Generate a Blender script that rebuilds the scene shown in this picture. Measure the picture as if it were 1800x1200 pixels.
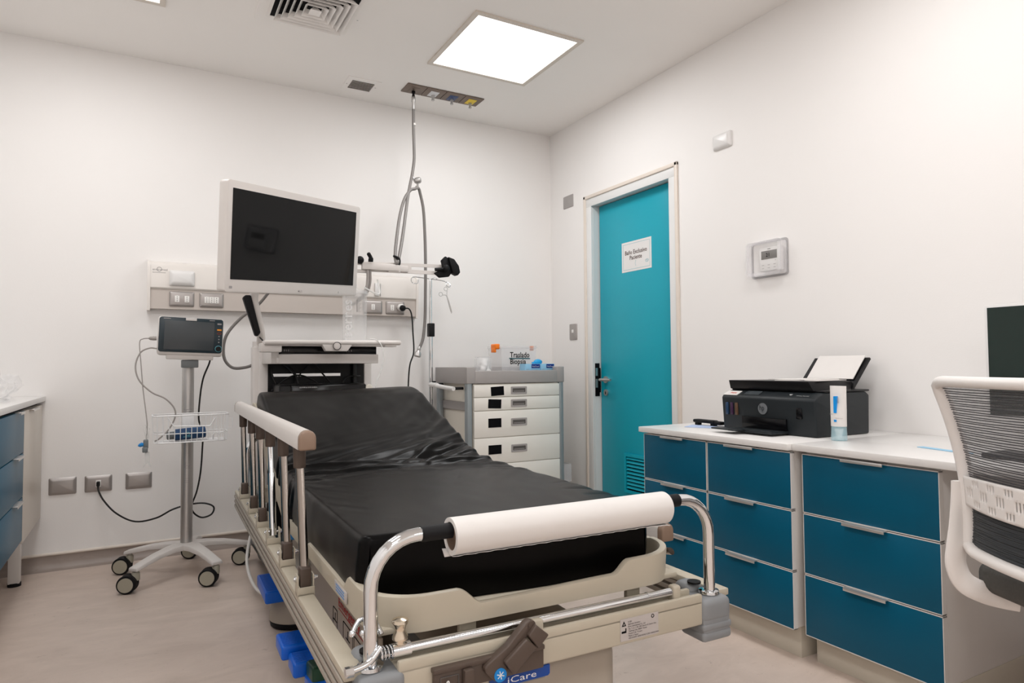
import bpy, bmesh, math, random
from mathutils import Vector, Matrix, noise
PI = math.pi
random.seed(7)
for o in list(bpy.data.objects):
    bpy.data.objects.remove(o, do_unlink=True)
sc = bpy.context.scene
COL = sc.collection

# ------------------------------------------------------------------ camera
CAM_H = 0.975
YAW, PITCH, ROLL = 0.50770, 0.03620, -0.00701
def cam_axes():
    cy, sy, cp, sp = math.cos(YAW), math.sin(YAW), math.cos(PITCH), math.sin(PITCH)
    F = Vector((sy*cp, cy*cp, sp)); R = Vector((cy, -sy, 0)); U = R.cross(F)
    cr, sr = math.cos(ROLL), math.sin(ROLL)
    return R*cr + U*sr, U*cr - R*sr, F
R_, U_, F_ = cam_axes()
cd = bpy.data.cameras.new('camera'); cam = bpy.data.objects.new('camera', cd); COL.objects.link(cam)
cd.sensor_width = 36; cd.lens = 1161.6/1800*36; cd.clip_start = 0.02
cam.matrix_world = Matrix(((R_.x, U_.x, -F_.x, 0), (R_.y, U_.y, -F_.y, 0), (R_.z, U_.z, -F_.z, CAM_H), (0, 0, 0, 1)))
sc.camera = cam

# ------------------------------------------------------------------ world, exposure
w = bpy.data.worlds.new('world'); sc.world = w; w.use_nodes = True
w.node_tree.nodes['Background'].inputs[0].default_value = (1, 0.93, 0.88, 1)
w.node_tree.nodes['Background'].inputs[1].default_value = 0.15
vs = sc.view_settings
vs.view_transform = 'Standard'; vs.look = 'None'; vs.gamma = 1; vs.use_curve_mapping = False
vs.exposure = -0.28
PANEL_LIGHT = 13.0          # watts of each ceiling panel lamp

# ------------------------------------------------------------------ materials
MATS = {}
def mat(name, col, rough=0.5, metal=0.0, spec=0.5, noise_amt=0.0, nscale=20, bump=0.0, bscale=60, emit=0, alpha=1, trans=0, ior=1.45, coat=0, sheen=0, aniso=0):
    m = bpy.data.materials.new(name); m.use_nodes = True
    nt = m.node_tree; b = nt.nodes['Principled BSDF']
    b.inputs['Base Color'].default_value = (*col, 1)
    b.inputs['Roughness'].default_value = rough
    b.inputs['Metallic'].default_value = metal
    b.inputs['Specular IOR Level'].default_value = spec
    b.inputs['IOR'].default_value = ior
    b.inputs['Alpha'].default_value = alpha
    b.inputs['Transmission Weight'].default_value = trans
    b.inputs['Coat Weight'].default_value = coat
    b.inputs['Sheen Weight'].default_value = sheen
    if aniso: b.inputs['Anisotropic'].default_value = aniso
    if emit:
        b.inputs['Emission Color'].default_value = (*col, 1); b.inputs['Emission Strength'].default_value = emit
    tc = nt.nodes.new('ShaderNodeTexCoord')
    nz = nt.nodes.new('ShaderNodeTexNoise'); nz.inputs['Scale'].default_value = nscale; nz.inputs['Detail'].default_value = 4
    nt.links.new(tc.outputs['Object'], nz.inputs['Vector'])
    mx = nt.nodes.new('ShaderNodeMix'); mx.data_type = 'RGBA'; mx.blend_type = 'MULTIPLY'
    a = max(noise_amt, 0.01)
    rp = nt.nodes.new('ShaderNodeValToRGB')
    rp.color_ramp.elements[0].position = .3; rp.color_ramp.elements[1].position = .7
    rp.color_ramp.elements[0].color = (1-a, 1-a, 1-a, 1); rp.color_ramp.elements[1].color = (1, 1, 1, 1)
    nt.links.new(nz.outputs['Fac'], rp.inputs['Fac'])
    mx.inputs[0].default_value = 1; mx.inputs[6].default_value = (*col, 1)
    nt.links.new(rp.outputs['Color'], mx.inputs[7])
    nt.links.new(mx.outputs[2], b.inputs['Base Color'])
    if bump:
        nb = nt.nodes.new('ShaderNodeTexNoise'); nb.inputs['Scale'].default_value = bscale; nb.inputs['Detail'].default_value = 3
        nt.links.new(tc.outputs['Object'], nb.inputs['Vector'])
        bn = nt.nodes.new('ShaderNodeBump'); bn.inputs['Strength'].default_value = bump; bn.inputs['Distance'].default_value = .01
        nt.links.new(nb.outputs['Fac'], bn.inputs['Height']); nt.links.new(bn.outputs['Normal'], b.inputs['Normal'])
    MATS[name] = m
    return m

mat('wall_paint', (.90, .875, .855), .55, spec=.3, noise_amt=.02, nscale=1.5, bump=.03, bscale=180)
mat('ceiling_paint', (.95, .92, .89), .75, spec=.2, noise_amt=.02, nscale=2)
mat('cream_trim', (.78, .70, .62), .4, noise_amt=.03)
mat('white_frame', (.78, .78, .77), .35)
mat('door_teal', (.003, .36, .47), .38, noise_amt=.03, nscale=3)
mat('drawer_teal', (.0, .095, .175), .36, spec=.3, noise_amt=.03, nscale=2)
mat('white_melamine', (.74, .71, .68), .4, noise_amt=.02)
mat('worktop_white', (.80, .78, .76), .3, noise_amt=.02)
mat('cream_melamine', (.68, .62, .55), .35, noise_amt=.02)
mat('kick_cream', (.62, .57, .48), .45)
mat('dark_gap', (.03, .027, .025), .7)
mat('steel_handle', (.76, .74, .72), .36, metal=.85)
mat('chrome', (.72, .74, .76), .06, metal=1)
mat('bronze_tube', (.34, .30, .27), .2, metal=1)
mat('brushed_steel', (.55, .54, .53), .42, metal=.9)
mat('brass_knob', (.72, .64, .52), .2, metal=1)
mat('bed_cream', (.50, .45, .36), .4, noise_amt=.03, nscale=6)
mat('bed_beige', (.42, .37, .31), .5, noise_amt=.03, nscale=6)
mat('rail_white', (.66, .62, .59), .38)
mat('rail_brown', (.085, .060, .047), .42, noise_amt=.06)
mat('rail_cap', (.27, .185, .135), .42)
mat('channel_dark', (.14, .12, .10), .5)
mat('recess_dark', (.10, .09, .085), .5)
mat('channel_shaded', (.34, .30, .255), .45)  # brown channel, darkened further for the shade on the beam's outer face
mat('bumper_grey', (.24, .25, .26), .5, noise_amt=.04)
mat('black_rubber', (.005, .005, .006), .55, spec=.25)
mat('black_plastic', (.005, .005, .006), .4, spec=.3)
mat('black_gloss', (.003, .003, .004), .15, spec=.3)
mat('mattress_black', (.0022, .002, .002), .30, spec=.11, noise_amt=.15, nscale=300)
mat('paper_white', (.74, .71, .685), .7, noise_amt=.02)
mat('pedal_blue', (.0, .12, .64), .35)
mat('pedal_light_blue', (.02, .25, .65), .3)
mat('pedal_green', (.0, .045, .018), .4)
mat('outlet_silver', (.40, .37, .355), .38, metal=.55)
mat('plate_white', (.80, .785, .77), .3)
mat('socket_white', (.85, .83, .80), .35)
mat('panel_cream', (.80, .755, .71), .4)
mat('panel_strip', (.58, .52, .475), .45)
mat('cord_black', (.006, .006, .006), .4)
mat('cord_grey', (.36, .33, .31), .45)
mat('hose_grey', (.20, .185, .175), .42)
mat('cord_white', (.80, .78, .75), .35)
mat('device_white', (.72, .68, .65), .38)
mat('device_grey', (.17, .185, .19), .4)
mat('screen_dark', (.003, .0035, .004), .04, spec=.27)
mat('screen_grey', (.060, .070, .077), .25)
mat('screen_green', (.006, .018, .014), .12)
mat('bezel_blue', (.018, .034, .045), .3)
mat('button_orange', (.95, .35, .02), .4)
mat('button_dim_red', (.35, .08, .05), .4)
mat('mark_white', (.8, .8, .8), .5)
mat('mark_teal', (.12, .42, .5), .4)
mat('underline_teal', (.03, .10, .12), .5)
mat('ink_black', (.004, .004, .005), .7, spec=.1)
mat('ink_brown', (.10, .06, .05), .6)
mat('ink_red', (.40, .02, .015), .6)
mat('ink_grey', (.35, .33, .33), .6)
mat('emblem_grey', (.15, .16, .17), .4)
mat('ink_blue', (.0, .03, .25), .5)
mat('label_silver', (.50, .46, .44), .4)
mat('brand_blue', (.0, .05, .28), .35)
mat('brand_light_blue', (.0, .22, .62), .35)
mat('cart_grey', (.38, .355, .345), .42, noise_amt=.03)
mat('cart_post', (.30, .335, .35), .35, metal=.3)
mat('cart_cream', (.80, .75, .66), .42)
mat('cart_drawer', (.86, .83, .77), .4)
mat('bottle_clear', (.93, .93, .93), .1, alpha=.28)
mat('bag_clear', (.95, .96, .98), .15, alpha=.16)
mat('box_clear', (.93, .90, .90), .18, alpha=.30)
mat('acrylic', (.88, .86, .88), .08, alpha=.25)
mat('cotton', (.88, .87, .86), .9, bump=.4, bscale=80)
mat('latch_orange', (.95, .22, .01), .4)
mat('box_blue', (.30, .58, .80), .45)
mat('glove_blue', (.02, .38, .75), .45)
mat('printer_dark', (.014, .018, .021), .42, spec=.35, bump=.04, bscale=400)
mat('printer_lid', (.004, .004, .005), .35, spec=.3)
mat('paper_blue_shade', (.45, .55, .78), .6)
mat('gel_clear', (.55, .80, .88), .1, alpha=.45)
mat('ink_tank_blue', (.02, .05, .11), .2)
mat('ink_tank_magenta', (.045, .018, .05), .2)
mat('ink_tank_yellow', (.11, .06, .035), .2)
mat('sticker_blue', (.0, .28, .75), .4)
mat('sticker_red', (.75, .12, .08), .5)
mat('chair_white', (.86, .82, .79), .38)
mat('chair_mesh', (.055, .055, .06), .6)
mat('chair_mesh_dark', (.045, .05, .056), .55)
mat('mesh_film', (.30, .29, .30), .7, alpha=.38)
mat('mesh_film_dark', (.055, .06, .066), .7, alpha=.75)
mat('chair_seat', (.085, .082, .075), .75, noise_amt=.2, nscale=200)
mat('gas_bronze', (.17, .13, .105), .4, metal=.6)
mat('gas_white', (.75, .76, .78), .4)
mat('gas_blue', (.015, .05, .16), .4)
mat('gas_yellow', (.85, .62, .03), .4)
mat('wheel_face', (.42, .39, .31), .45)
mat('wire_white', (.88, .88, .88), .35)
mat('clear_tube', (.85, .85, .83), .15, alpha=.6)
mat('cuff_blue', (.01, .055, .15), .55, noise_amt=.1)
mat('thermo_lcd', (.22, .21, .20), .3)
mat('lamp_diffuser', (1, 1, 1), .5, emit=3.0)

def floor_mat(name, tint=(1, 1, 1)):
    m = bpy.data.materials.new(name); m.use_nodes = True; nt = m.node_tree; b = nt.nodes['Principled BSDF']
    tc = nt.nodes.new('ShaderNodeTexCoord'); mp = nt.nodes.new('ShaderNodeMapping')
    mp.inputs['Rotation'].default_value = (0, 0, 1.15); mp.inputs['Scale'].default_value = (1.6, 3.6, 3.6)
    n1 = nt.nodes.new('ShaderNodeTexNoise'); n1.inputs['Scale'].default_value = 2.2; n1.inputs['Detail'].default_value = 8; n1.inputs['Roughness'].default_value = .65; n1.inputs['Distortion'].default_value = 1.2
    r1 = nt.nodes.new('ShaderNodeValToRGB'); e = r1.color_ramp.elements
    e[0].position = .28; e[0].color = (.57*tint[0], .465*tint[1], .40*tint[2], 1); e[1].position = .72; e[1].color = (.70*tint[0], .58*tint[1], .505*tint[2], 1)
    mp2 = nt.nodes.new('ShaderNodeMapping'); mp2.inputs['Rotation'].default_value = (0, 0, 1.2); mp2.inputs['Scale'].default_value = (5, 11, 10)
    n2 = nt.nodes.new('ShaderNodeTexNoise'); n2.inputs['Scale'].default_value = 3; n2.inputs['Detail'].default_value = 9; n2.inputs['Roughness'].default_value = .62; n2.inputs['Distortion'].default_value = 2
    r2 = nt.nodes.new('ShaderNodeValToRGB'); e = r2.color_ramp.elements
    e[0].position = .27; e[0].color = (.62, .58, .56, 1); e[1].position = .36; e[1].color = (1, 1, 1, 1); q_ = e.new(.70); q_.color = (1, 1, 1, 1); q_ = e.new(.76); q_.color = (1.10, 1.10, 1.10, 1)
    mx = nt.nodes.new('ShaderNodeMix'); mx.data_type = 'RGBA'; mx.blend_type = 'MULTIPLY'; mx.inputs[0].default_value = 1
    L = nt.links.new
    L(tc.outputs['Object'], mp.inputs['Vector']); L(mp.outputs[0], n1.inputs['Vector']); L(n1.outputs['Fac'], r1.inputs['Fac'])
    L(tc.outputs['Object'], mp2.inputs['Vector']); L(mp2.outputs[0], n2.inputs['Vector']); L(n2.outputs['Fac'], r2.inputs['Fac'])
    L(r1.outputs['Color'], mx.inputs[6]); L(r2.outputs['Color'], mx.inputs[7]); L(mx.outputs[2], b.inputs['Base Color'])
    b.inputs['Roughness'].default_value = .38
    MATS[name] = m
floor_mat('floor_vinyl'); floor_mat('cove_vinyl', (.50, .50, .51))

# ------------------------------------------------------------------ helpers
def V(*a): return Vector(a)
def catmull(pts, sub=6, closed=False):
    P = [Vector(p) for p in pts]; n = len(P); out = []
    if n < 3: return P
    rng = n if closed else n-1
    for i in range(rng):
        p0 = P[(i-1) % n] if (closed or i > 0) else P[0]*2-P[1]
        p1 = P[i]; p2 = P[(i+1) % n]
        p3 = P[(i+2) % n] if (closed or i+2 < n) else P[-1]*2-P[-2]
        for k in range(sub):
            t = k/sub
            out.append(0.5*((2*p1)+(p2-p0)*t+(2*p0-5*p1+4*p2-p3)*t*t+(3*p1-p0-3*p2+p3)*t**3))
    if not closed: out.append(P[-1])
    return out
def rrect(w_, h_, r, n=4):
    pts = []
    for cx, cy, a0 in ((w_/2-r, h_/2-r, 0), (-w_/2+r, h_/2-r, PI/2), (-w_/2+r, -h_/2+r, PI), (w_/2-r, -h_/2+r, 1.5*PI)):
        for k in range(n+1):
            a = a0+PI/2*k/n; pts.append((cx+r*math.cos(a), cy+r*math.sin(a)))
    return pts
class MB:
    def __init__(s): s.bm = bmesh.new()
    def merge(s, t, mi):
        for f in t.faces: f.material_index = mi
        me = bpy.data.meshes.new('tmp'); t.to_mesh(me); t.free(); s.bm.from_mesh(me); bpy.data.meshes.remove(me)
        return s
    def raw(s, verts, faces, mi=0, bev=0, seg=2):
        t = bmesh.new(); vv = [t.verts.new(v) for v in verts]
        for f in faces:
            try: t.faces.new([vv[i] for i in f])
            except ValueError: pass
        bmesh.ops.recalc_face_normals(t, faces=t.faces)
        if bev:
            bmesh.ops.bevel(t, geom=[e for e in t.edges if e.is_manifold and e.calc_face_angle(0) > .35], offset=bev, segments=seg, affect='EDGES', profile=.5, clamp_overlap=True)
        return s.merge(t, mi)
    def box(s, x0, x1, y0, y1, z0, z1, bev=0, seg=2, mi=0, M=None):
        vs_ = [V(x, y, z) for x in (x0, x1) for y in (y0, y1) for z in (z0, z1)]
        if M: vs_ = [M @ v for v in vs_]
        return s.raw(vs_, [(0, 1, 3, 2), (4, 6, 7, 5), (0, 4, 5, 1), (2, 3, 7, 6), (0, 2, 6, 4), (1, 5, 7, 3)], mi, bev, seg)
    def prism(s, pts, ext, mi=0, bev=0, seg=2):
        P = [Vector(p) for p in pts]; e = Vector(ext); n = len(P)
        return s.raw(P+[p+e for p in P], [tuple(range(n)), tuple(range(2*n-1, n-1, -1))]+[(i, (i+1) % n, n+(i+1) % n, n+i) for i in range(n)], mi, bev, seg)
    def plate(s, o, ax, ay, pts2, t, mi=0, bev=0, seg=2):      # 2D outline on a plane, thickness along the normal
        o = Vector(o); ax = Vector(ax); ay = Vector(ay); nrm = ax.cross(ay).normalized()
        return s.prism([o+ax*p[0]+ay*p[1] for p in pts2], nrm*t, mi, bev, seg)
    def pillow(s, o, ax, ay, w_, h_, t, inset, r=.006, mi=0):    # raised cover plate: sloping sides, flat face
        o = Vector(o); ax = Vector(ax); ay = Vector(ay); nrm = ax.cross(ay).normalized()
        L0 = rrect(w_, h_, r); L1 = rrect(w_-2*inset, h_-2*inset, r*.8); Lm = rrect(w_-.7*inset, h_-.7*inset, r)
        n = len(L0); vs_ = []
        for L, d in ((L0, 0), (L0, t*.3), (Lm, t*.75), (L1, t)): vs_ += [o+ax*p[0]+ay*p[1]+nrm*d for p in L]
        fs = [tuple(range(n))]+[(k*n+i, k*n+(i+1) % n, (k+1)*n+(i+1) % n, (k+1)*n+i) for k in range(3) for i in range(n)]+[tuple(range(3*n, 4*n))]
        return s.raw(vs_, fs, mi)
    def frame(s, o, ax, ay, outer, inner, t, mi=0):              # ring between two loops of equal count
        o = Vector(o); ax = Vector(ax); ay = Vector(ay); nrm = ax.cross(ay).normalized(); n = len(outer)
        A = [o+ax*p[0]+ay*p[1] for p in outer]; B = [o+ax*p[0]+ay*p[1] for p in inner]
        vs_ = A+B+[p+nrm*t for p in A]+[p+nrm*t for p in B]; fs = []
        for i in range(n):
            j = (i+1) % n
            fs += [(i, j, n+j, n+i), (2*n+i, 2*n+j, 3*n+j, 3*n+i), (i, j, 2*n+j, 2*n+i), (n+i, n+j, 3*n+j, 3*n+i)]
        return s.raw(vs_, fs, mi)
    def cyl(s, p0, p1, r0, r1=None, n=20, mi=0, bev=0):
        r1 = r0 if r1 is None else r1
        return s.lathe([(r0, 0), (r1, (Vector(p1)-Vector(p0)).length)], p0, Vector(p1)-Vector(p0), n, mi, bev)
    def lathe(s, prof, o, axis=(0, 0, 1), n=24, mi=0, bev=0):
        o = Vector(o); q = Vector(axis).normalized().to_track_quat('Z', 'Y'); vs_ = []; fs = []
        for r, z in prof:
            for k in range(n):
                a = 2*PI*k/n; vs_.append(o+q @ V(r*math.cos(a), r*math.sin(a), z))
        m_ = len(prof)
        for j in range(m_-1):
            for k in range(n): fs.append((j*n+k, j*n+(k+1) % n, (j+1)*n+(k+1) % n, (j+1)*n+k))
        if prof[0][0] > 1e-6: fs.append(tuple(range(n)))
        if prof[-1][0] > 1e-6: fs.append(tuple(range((m_-1)*n, m_*n)))
        return s.raw(vs_, fs, mi, bev)
    def tube(s, pts, r, n=10, mi=0, sub=6, closed=False, rb=None, up=None, caps=True):
        P = catmull(pts, sub, closed) if sub > 1 else [Vector(p) for p in pts]
        m_ = len(P); vs_ = []; fs = []; nrm = None; rb = r if rb is None else rb
        for i in range(m_):
            a = P[(i-1) % m_] if (closed or i > 0) else P[0]; b = P[(i+1) % m_] if (closed or i < m_-1) else P[-1]
            t = (b-a).normalized()
            if up is not None: nrm = (Vector(up)-t*Vector(up).dot(t)).normalized()
            elif nrm is None:
                nrm = t.orthogonal().normalized()
            else: nrm = (nrm-t*nrm.dot(t)).normalized()
            bi = t.cross(nrm)
            rr = r[i*(len(r)-1)//max(1, m_-1)] if isinstance(r, (list, tuple)) else r
            rr2 = rr if isinstance(r, (list, tuple)) else rb
            for k in range(n):
                an = 2*PI*k/n; vs_.append(P[i]+nrm*rr*math.cos(an)+bi*rr2*math.sin(an))
        for i in range(m_ if closed else m_-1):
            j = (i+1) % m_
            for k in range(n): fs.append((i*n+k, i*n+(k+1) % n, j*n+(k+1) % n, j*n+k))
        if not closed and caps: fs += [tuple(range(n)), tuple(range((m_-1)*n, m_*n))]
        return s.raw(vs_, fs, mi)
    def ball(s, c, r, mi=0, n=14, sc_=(1, 1, 1)):
        t = bmesh.new(); bmesh.ops.create_uvsphere(t, u_segments=n, v_segments=max(6, n//2+2), radius=r)
        for v in t.verts: v.co = Vector((v.co.x*sc_[0], v.co.y*sc_[1], v.co.z*sc_[2]))+Vector(c)
        return s.merge(t, mi)
    def build(s, name, m, parent=None, local=False, loc=None, smooth=38):
        me = bpy.data.meshes.new(name); s.bm.to_mesh(me); s.bm.free()
        ms = m if isinstance(m, (list, tuple)) else [m]
        for x in ms: me.materials.append(MATS[x])
        me.shade_smooth(); me.set_sharp_from_angle(angle=math.radians(smooth))
        o = bpy.data.objects.new(name, me); COL.objects.link(o)
        if parent is not None:
            o.parent = parent
            if not local: me.transform(WM[root_of(parent)].inverted())
        elif loc is not None:
            me.transform(Matrix.Translation(-Vector(loc))); o.location = loc; WM[o] = Matrix.Translation(Vector(loc))
        return o
WM = {}
def root_of(o):
    while o.parent: o = o.parent
    return o
def tag(o, label, cat, group=None):
    o['label'] = label; o['category'] = cat
    if group: o['group'] = group
    return o
def thing(name, label, cat, loc=(0, 0, 0), rz=0, group=None):
    o = bpy.data.objects.new(name, None); COL.objects.link(o); o.empty_display_size = .05
    o.location = loc; o.rotation_euler = (0, 0, rz)
    WM[o] = Matrix.Translation(Vector(loc)) @ Matrix.Rotation(rz, 4, 'Z')
    return tag(o, label, cat, group)
def struct(o): o['kind'] = 'structure'; return o
def box1(name, m, x0, x1, y0, y1, z0, z1, parent=None, bev=0, local=False, loc=None):
    return MB().box(x0, x1, y0, y1, z0, z1, bev).build(name, m, parent, local, loc)
def copy_tree(o, parent=None):
    c = o.copy(); COL.objects.link(c); c.parent = parent
    if parent is None: WM[c] = WM.get(o, Matrix())
    for ch in list(o.children): copy_tree(ch, c)
    return c
def text_mb(mb, txt, o, ax, ay, size, mi=0, depth=.0006, align='LEFT', spacing=1.0, sx=1.0, bold=0):
    cu = bpy.data.curves.new('t', 'FONT'); cu.body = txt; cu.size = size; cu.align_x = align; cu.resolution_u = 2
    cu.space_character = spacing; cu.space_line = .95; cu.offset = bold
    ob = bpy.data.objects.new('t', cu); COL.objects.link(ob)
    me = bpy.data.meshes.new_from_object(ob.evaluated_get(bpy.context.evaluated_depsgraph_get()))
    bpy.data.objects.remove(ob); bpy.data.curves.remove(cu)
    ax = Vector(ax).normalized(); ay = Vector(ay).normalized(); nz_ = ax.cross(ay)
    o = Vector(o)
    for v in me.vertices: v.co = o+ax*v.co.x*sx+ay*v.co.y+nz_*depth
    t = bmesh.new(); t.from_mesh(me); bpy.data.meshes.remove(me)
    return mb.merge(t, mi)

RX, BY, CZ = 2.506, 3.925, 2.60      # right wall, back wall, ceiling
LX, FY = -1.03, -3.4                 # left wall, wall behind the camera

# ================================================================== THE ROOM
struct(box1('floor', 'floor_vinyl', LX-.1, RX+.1, FY-.1, BY+.1, -.1, 0))
struct(box1('ceiling', 'ceiling_paint', LX-.1, RX+.25, FY-.1, BY+.1, CZ, CZ+.1))
struct(box1('wall_back', 'wall_paint', LX-.1, RX+.1, BY, BY+.1, 0, CZ))
struct(box1('wall_left', 'wall_paint', LX-.1, LX, FY, BY, 0, CZ))
struct(box1('wall_front', 'wall_paint', LX-.1, RX+.1, FY-.1, FY, 0, CZ))
DY0, DY1, DZ = 2.716, 3.444, 2.0
struct(MB().box(RX, RX+.16, FY, DY0-.03, 0, CZ).box(RX, RX+.16, DY1+.03, BY, 0, CZ).box(RX, RX+.16, DY0-.03, DY1+.03, DZ+.03, CZ).build('wall_right', 'wall_paint'))
# coved vinyl skirting with a cream bead on top
def skirting(y0, axis):
    pts = []
    if axis == 'back':
        prof = [(BY, 0), (BY-.035, 0), (BY-.020, .005), (BY-.008, .017), (BY-.003, .034), (BY-.003, .070), (BY, .070)]
        return prof
mb = MB(); prof = skirting(0, 'back'); mb.prism([(LX, p[0], p[1]) for p in prof], (RX-LX, 0, 0)); struct(mb.build('baseboard_back', 'cove_vinyl'))
struct(MB().tube([(LX, BY-.004, .076), (RX, BY-.004, .076)], .0075, n=8, sub=1).build('trim_1', 'cream_trim'))
mb = MB()
for a, b in ((FY, DY0-.07), (DY1+.07, BY)):
    mb.prism([(RX-(BY-p[0]), a, p[1]) for p in prof], (0, b-a, 0))
struct(mb.build('baseboard_right', 'cove_vinyl'))
# door frame, built as the trim of the opening
mb = MB()
for (y0, y1, z0, z1) in ((DY1-.004, DY1+.052, 0, DZ-.004), (DY0-.052, DY0+.004, 0, DZ-.004), (DY0-.052, DY1+.052, DZ-.004, DZ+.052)):
    mb.box(RX-.004, RX+.012, y0, y1, z0, z1, .001)
mb.box(RX+.012, RX+.15, DY1-.006, DY1+.03, 0, DZ+.03).box(RX+.012, RX+.15, DY0-.03, DY0+.002, 0, DZ+.03).box(RX+.012, RX+.15, DY0+.002, DY1-.006, DZ, DZ+.03)
struct(mb.build('trim_2', 'white_frame'))
mb = MB()
for (y0, y1, z0, z1) in ((DY1+.048, DY1+.070, 0, DZ+.070), (DY0-.070, DY0-.048, 0, DZ+.070), (DY0-.070, DY1+.070, DZ+.048, DZ+.070)):
    mb.box(RX-.013, RX+.002, y0, y1, z0, z1, .004)
struct(mb.build('trim_3', 'cream_trim'))
# the door leaf
d = struct(MB().box(RX+.054, RX+.094, DY0+.004, DY1-.016, .008, DZ-.005, .0015).build('door_1', 'door_teal'))
WM[d] = Matrix()
mb = MB()
mb.cyl((RX+.054, 3.374, .881), (RX+.044, 3.374, .881), .022, n=24)
mb.cyl((RX+.046, 3.374, .881), (RX+.004, 3.374, .881), .009)
mb.tube([(RX+.004, 3.378, .881), (RX-.002, 3.36, .881), (RX-.003, 3.31, .881), (RX-.001, 3.262, .881)], .0085, n=12)
mb.build('door_handle', 'brushed_steel', d)
mb = MB().cyl((RX+.054, 3.374, .800), (RX+.045, 3.374, .800), .020, n=24); mb.build('keyhole_rose', 'brushed_steel', d)
MB().box(RX+.0435, RX+.046, 3.371, 3.377, .789, .806).build('keyhole', 'ink_black', d)
mb = MB(); yg0, yg1, zg0, zg1 = 2.95, 3.192, .205, .440
mb.frame((RX+.054, (yg0+yg1)/2, (zg0+zg1)/2), (0, -1, 0), (0, 0, 1), [(-.121, -.1175), (.121, -.1175), (.121, .1175), (-.121, .1175)], [(-.104, -.100), (.104, -.100), (.104, .100), (-.104, .100)], .014)
for k in range(9):
    z = zg0+.030+k*.0215
    mb.raw([V(RX+.041, yg0+.02, z), V(RX+.041, yg1-.02, z), V(RX+.0518, yg1-.02, z+.012), V(RX+.0518, yg0+.02, z+.012), V(RX+.043, yg0+.02, z-.002), V(RX+.043, yg1-.02, z-.002), V(RX+.0522, yg1-.02, z+.009), V(RX+.0522, yg0+.02, z+.009)],
           [(0, 1, 2, 3), (4, 5, 6, 7), (0, 1, 5, 4), (2, 3, 7, 6), (0, 3, 7, 4), (1, 2, 6, 5)])
mb.build('ventilation_grille', 'door_teal', d)
MB().box(RX+.0525, RX+.0545, yg0+.015, yg1-.015, zg0+.015, zg1-.015).build('grille_shade_plate', 'ink_black', d)  # black plate painted as the shade between the slats, leaf is uncut
# strike plate on the far jamb
s = MB().box(RX+.012, RX+.046, DY1-.010, DY1-.0062, .775, .985, .001).box(RX+.034, RX+.050, DY1-.016, DY1-.008, .80, .955, .001).build('strike_plate', 'ink_black', loc=(RX+.03, DY1-.008, .88))
tag(s, 'dark metal lock strike plate set in the white door jamb beside the lever handle', 'strike plate')
s = MB().box(RX+.014, RX+.030, DY1-.0115, DY1-.0098, .83, .885).box(RX+.014, RX+.030, DY1-.0115, DY1-.0098, .905, .955).build('strike_tongue', 'brushed_steel', s)
# paper sign on the door
sg = thing('door_sign', 'white paper sign reading Baño Exclusivo Paciente taped on the turquoise door', 'sign', (RX+.0535, 3.066, 1.627))
X_ = RX+.0525; AX, AZ = (0, -1, 0), (0, 0, 1)
MB().box(RX+.0525, RX+.0538, 2.931, 3.202, 1.536, 1.718).build('paper', 'plate_white', sg)
mb = MB(); text_mb(mb, 'Baño Exclusivo', (X_, 3.172, 1.640), AX, AZ, .036, sx=.93, bold=.0006); text_mb(mb, 'Paciente', (X_, 3.128, 1.607), AX, AZ, .036, sx=.93, bold=.0006)
mb.build('lettering', 'ink_brown', sg)
mb = MB(); mb.frame((X_, 3.0665, 1.627), AX, AZ, [(-.122, -.078), (.122, -.078), (.122, .078), (-.122, .078)], [(-.1205, -.0765), (.1205, -.0765), (.1205, .0765), (-.1205, .0765)], .0004)
for k in range(3): mb.tube([(X_-.0002, 2.972+.006*(k-1), 1.575), (X_-.0002, 2.970+.013*(k-1), 1.585), (X_-.0002, 2.970+.004*(k-1), 1.592)], .0012, n=6)
mb.tube([(X_, 3.07, 1.60), (X_, 3.075, 1.58), (X_, 3.07, 1.565)], .0008, n=5)
mb.build('logo', 'mark_teal', sg)

# ================================================================== WALL FITTINGS (right wall)
def wall_plate_r(name, y, z, w_, h_, m, t=.008, inset=.006):
    return MB().pillow((RX, y, z), (0, -1, 0), (0, 0, 1), w_, h_, t, inset).build(name, m, loc=(RX, y, z))
tag(wall_plate_r('blanking_plate', 3.701, 2.083, .118, .085, 'cart_grey', .005, .004), 'grey blank wall plate high up beside the door frame', 'wall plate')
sw = thing('light_switch', 'grey rocker light switch on the wall left of the turquoise door', 'switch', (RX, 3.655, 1.196))
MB().pillow((RX, 3.655, 1.196), AX, AZ, .084, .108, .008, .005).build('cover', 'outlet_silver', sw)
MB().box(RX-.011, RX-.007, 3.646, 3.666, 1.190, 1.211, .001).build('rocker', 'socket_white', sw)
tag(wall_plate_r('wall_plate', 2.328, 2.084, .115, .078, 'plate_white', .022, .016), 'glossy white cushion-shaped blank plate high on the wall right of the door', 'wall plate')
th = thing('thermostat', 'white wall thermostat with grey display inside a clear guard', 'thermostat', (RX, 2.045, 1.452))
MB().box(2.478, 2.500, 1.979, 2.098, 1.397, 1.505, .004).build('housing', 'plate_white', th)
MB().box(2.4765, 2.479, 2.001, 2.086, 1.452, 1.490, .0005).build('display', 'thermo_lcd', th)
mb = MB(); text_mb(mb, '21', (2.4762, 2.060, 1.462), AX, AZ, .024); mb.build('readout', 'ink_black', th)
mb = MB(); text_mb(mb, '+', (2.4778, 2.012, 1.438), AX, AZ, .012)
for k in range(3):
    for j in range(2): mb.box(2.4774, 2.478, 2.072-k*.032, 2.084-k*.032, 1.410+j*.014, 1.4115+j*.014)
mb.box(2.4774, 2.478, 2.035, 2.052, 1.4955, 1.4985)
mb.build('markings', 'ink_grey', th)
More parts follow.
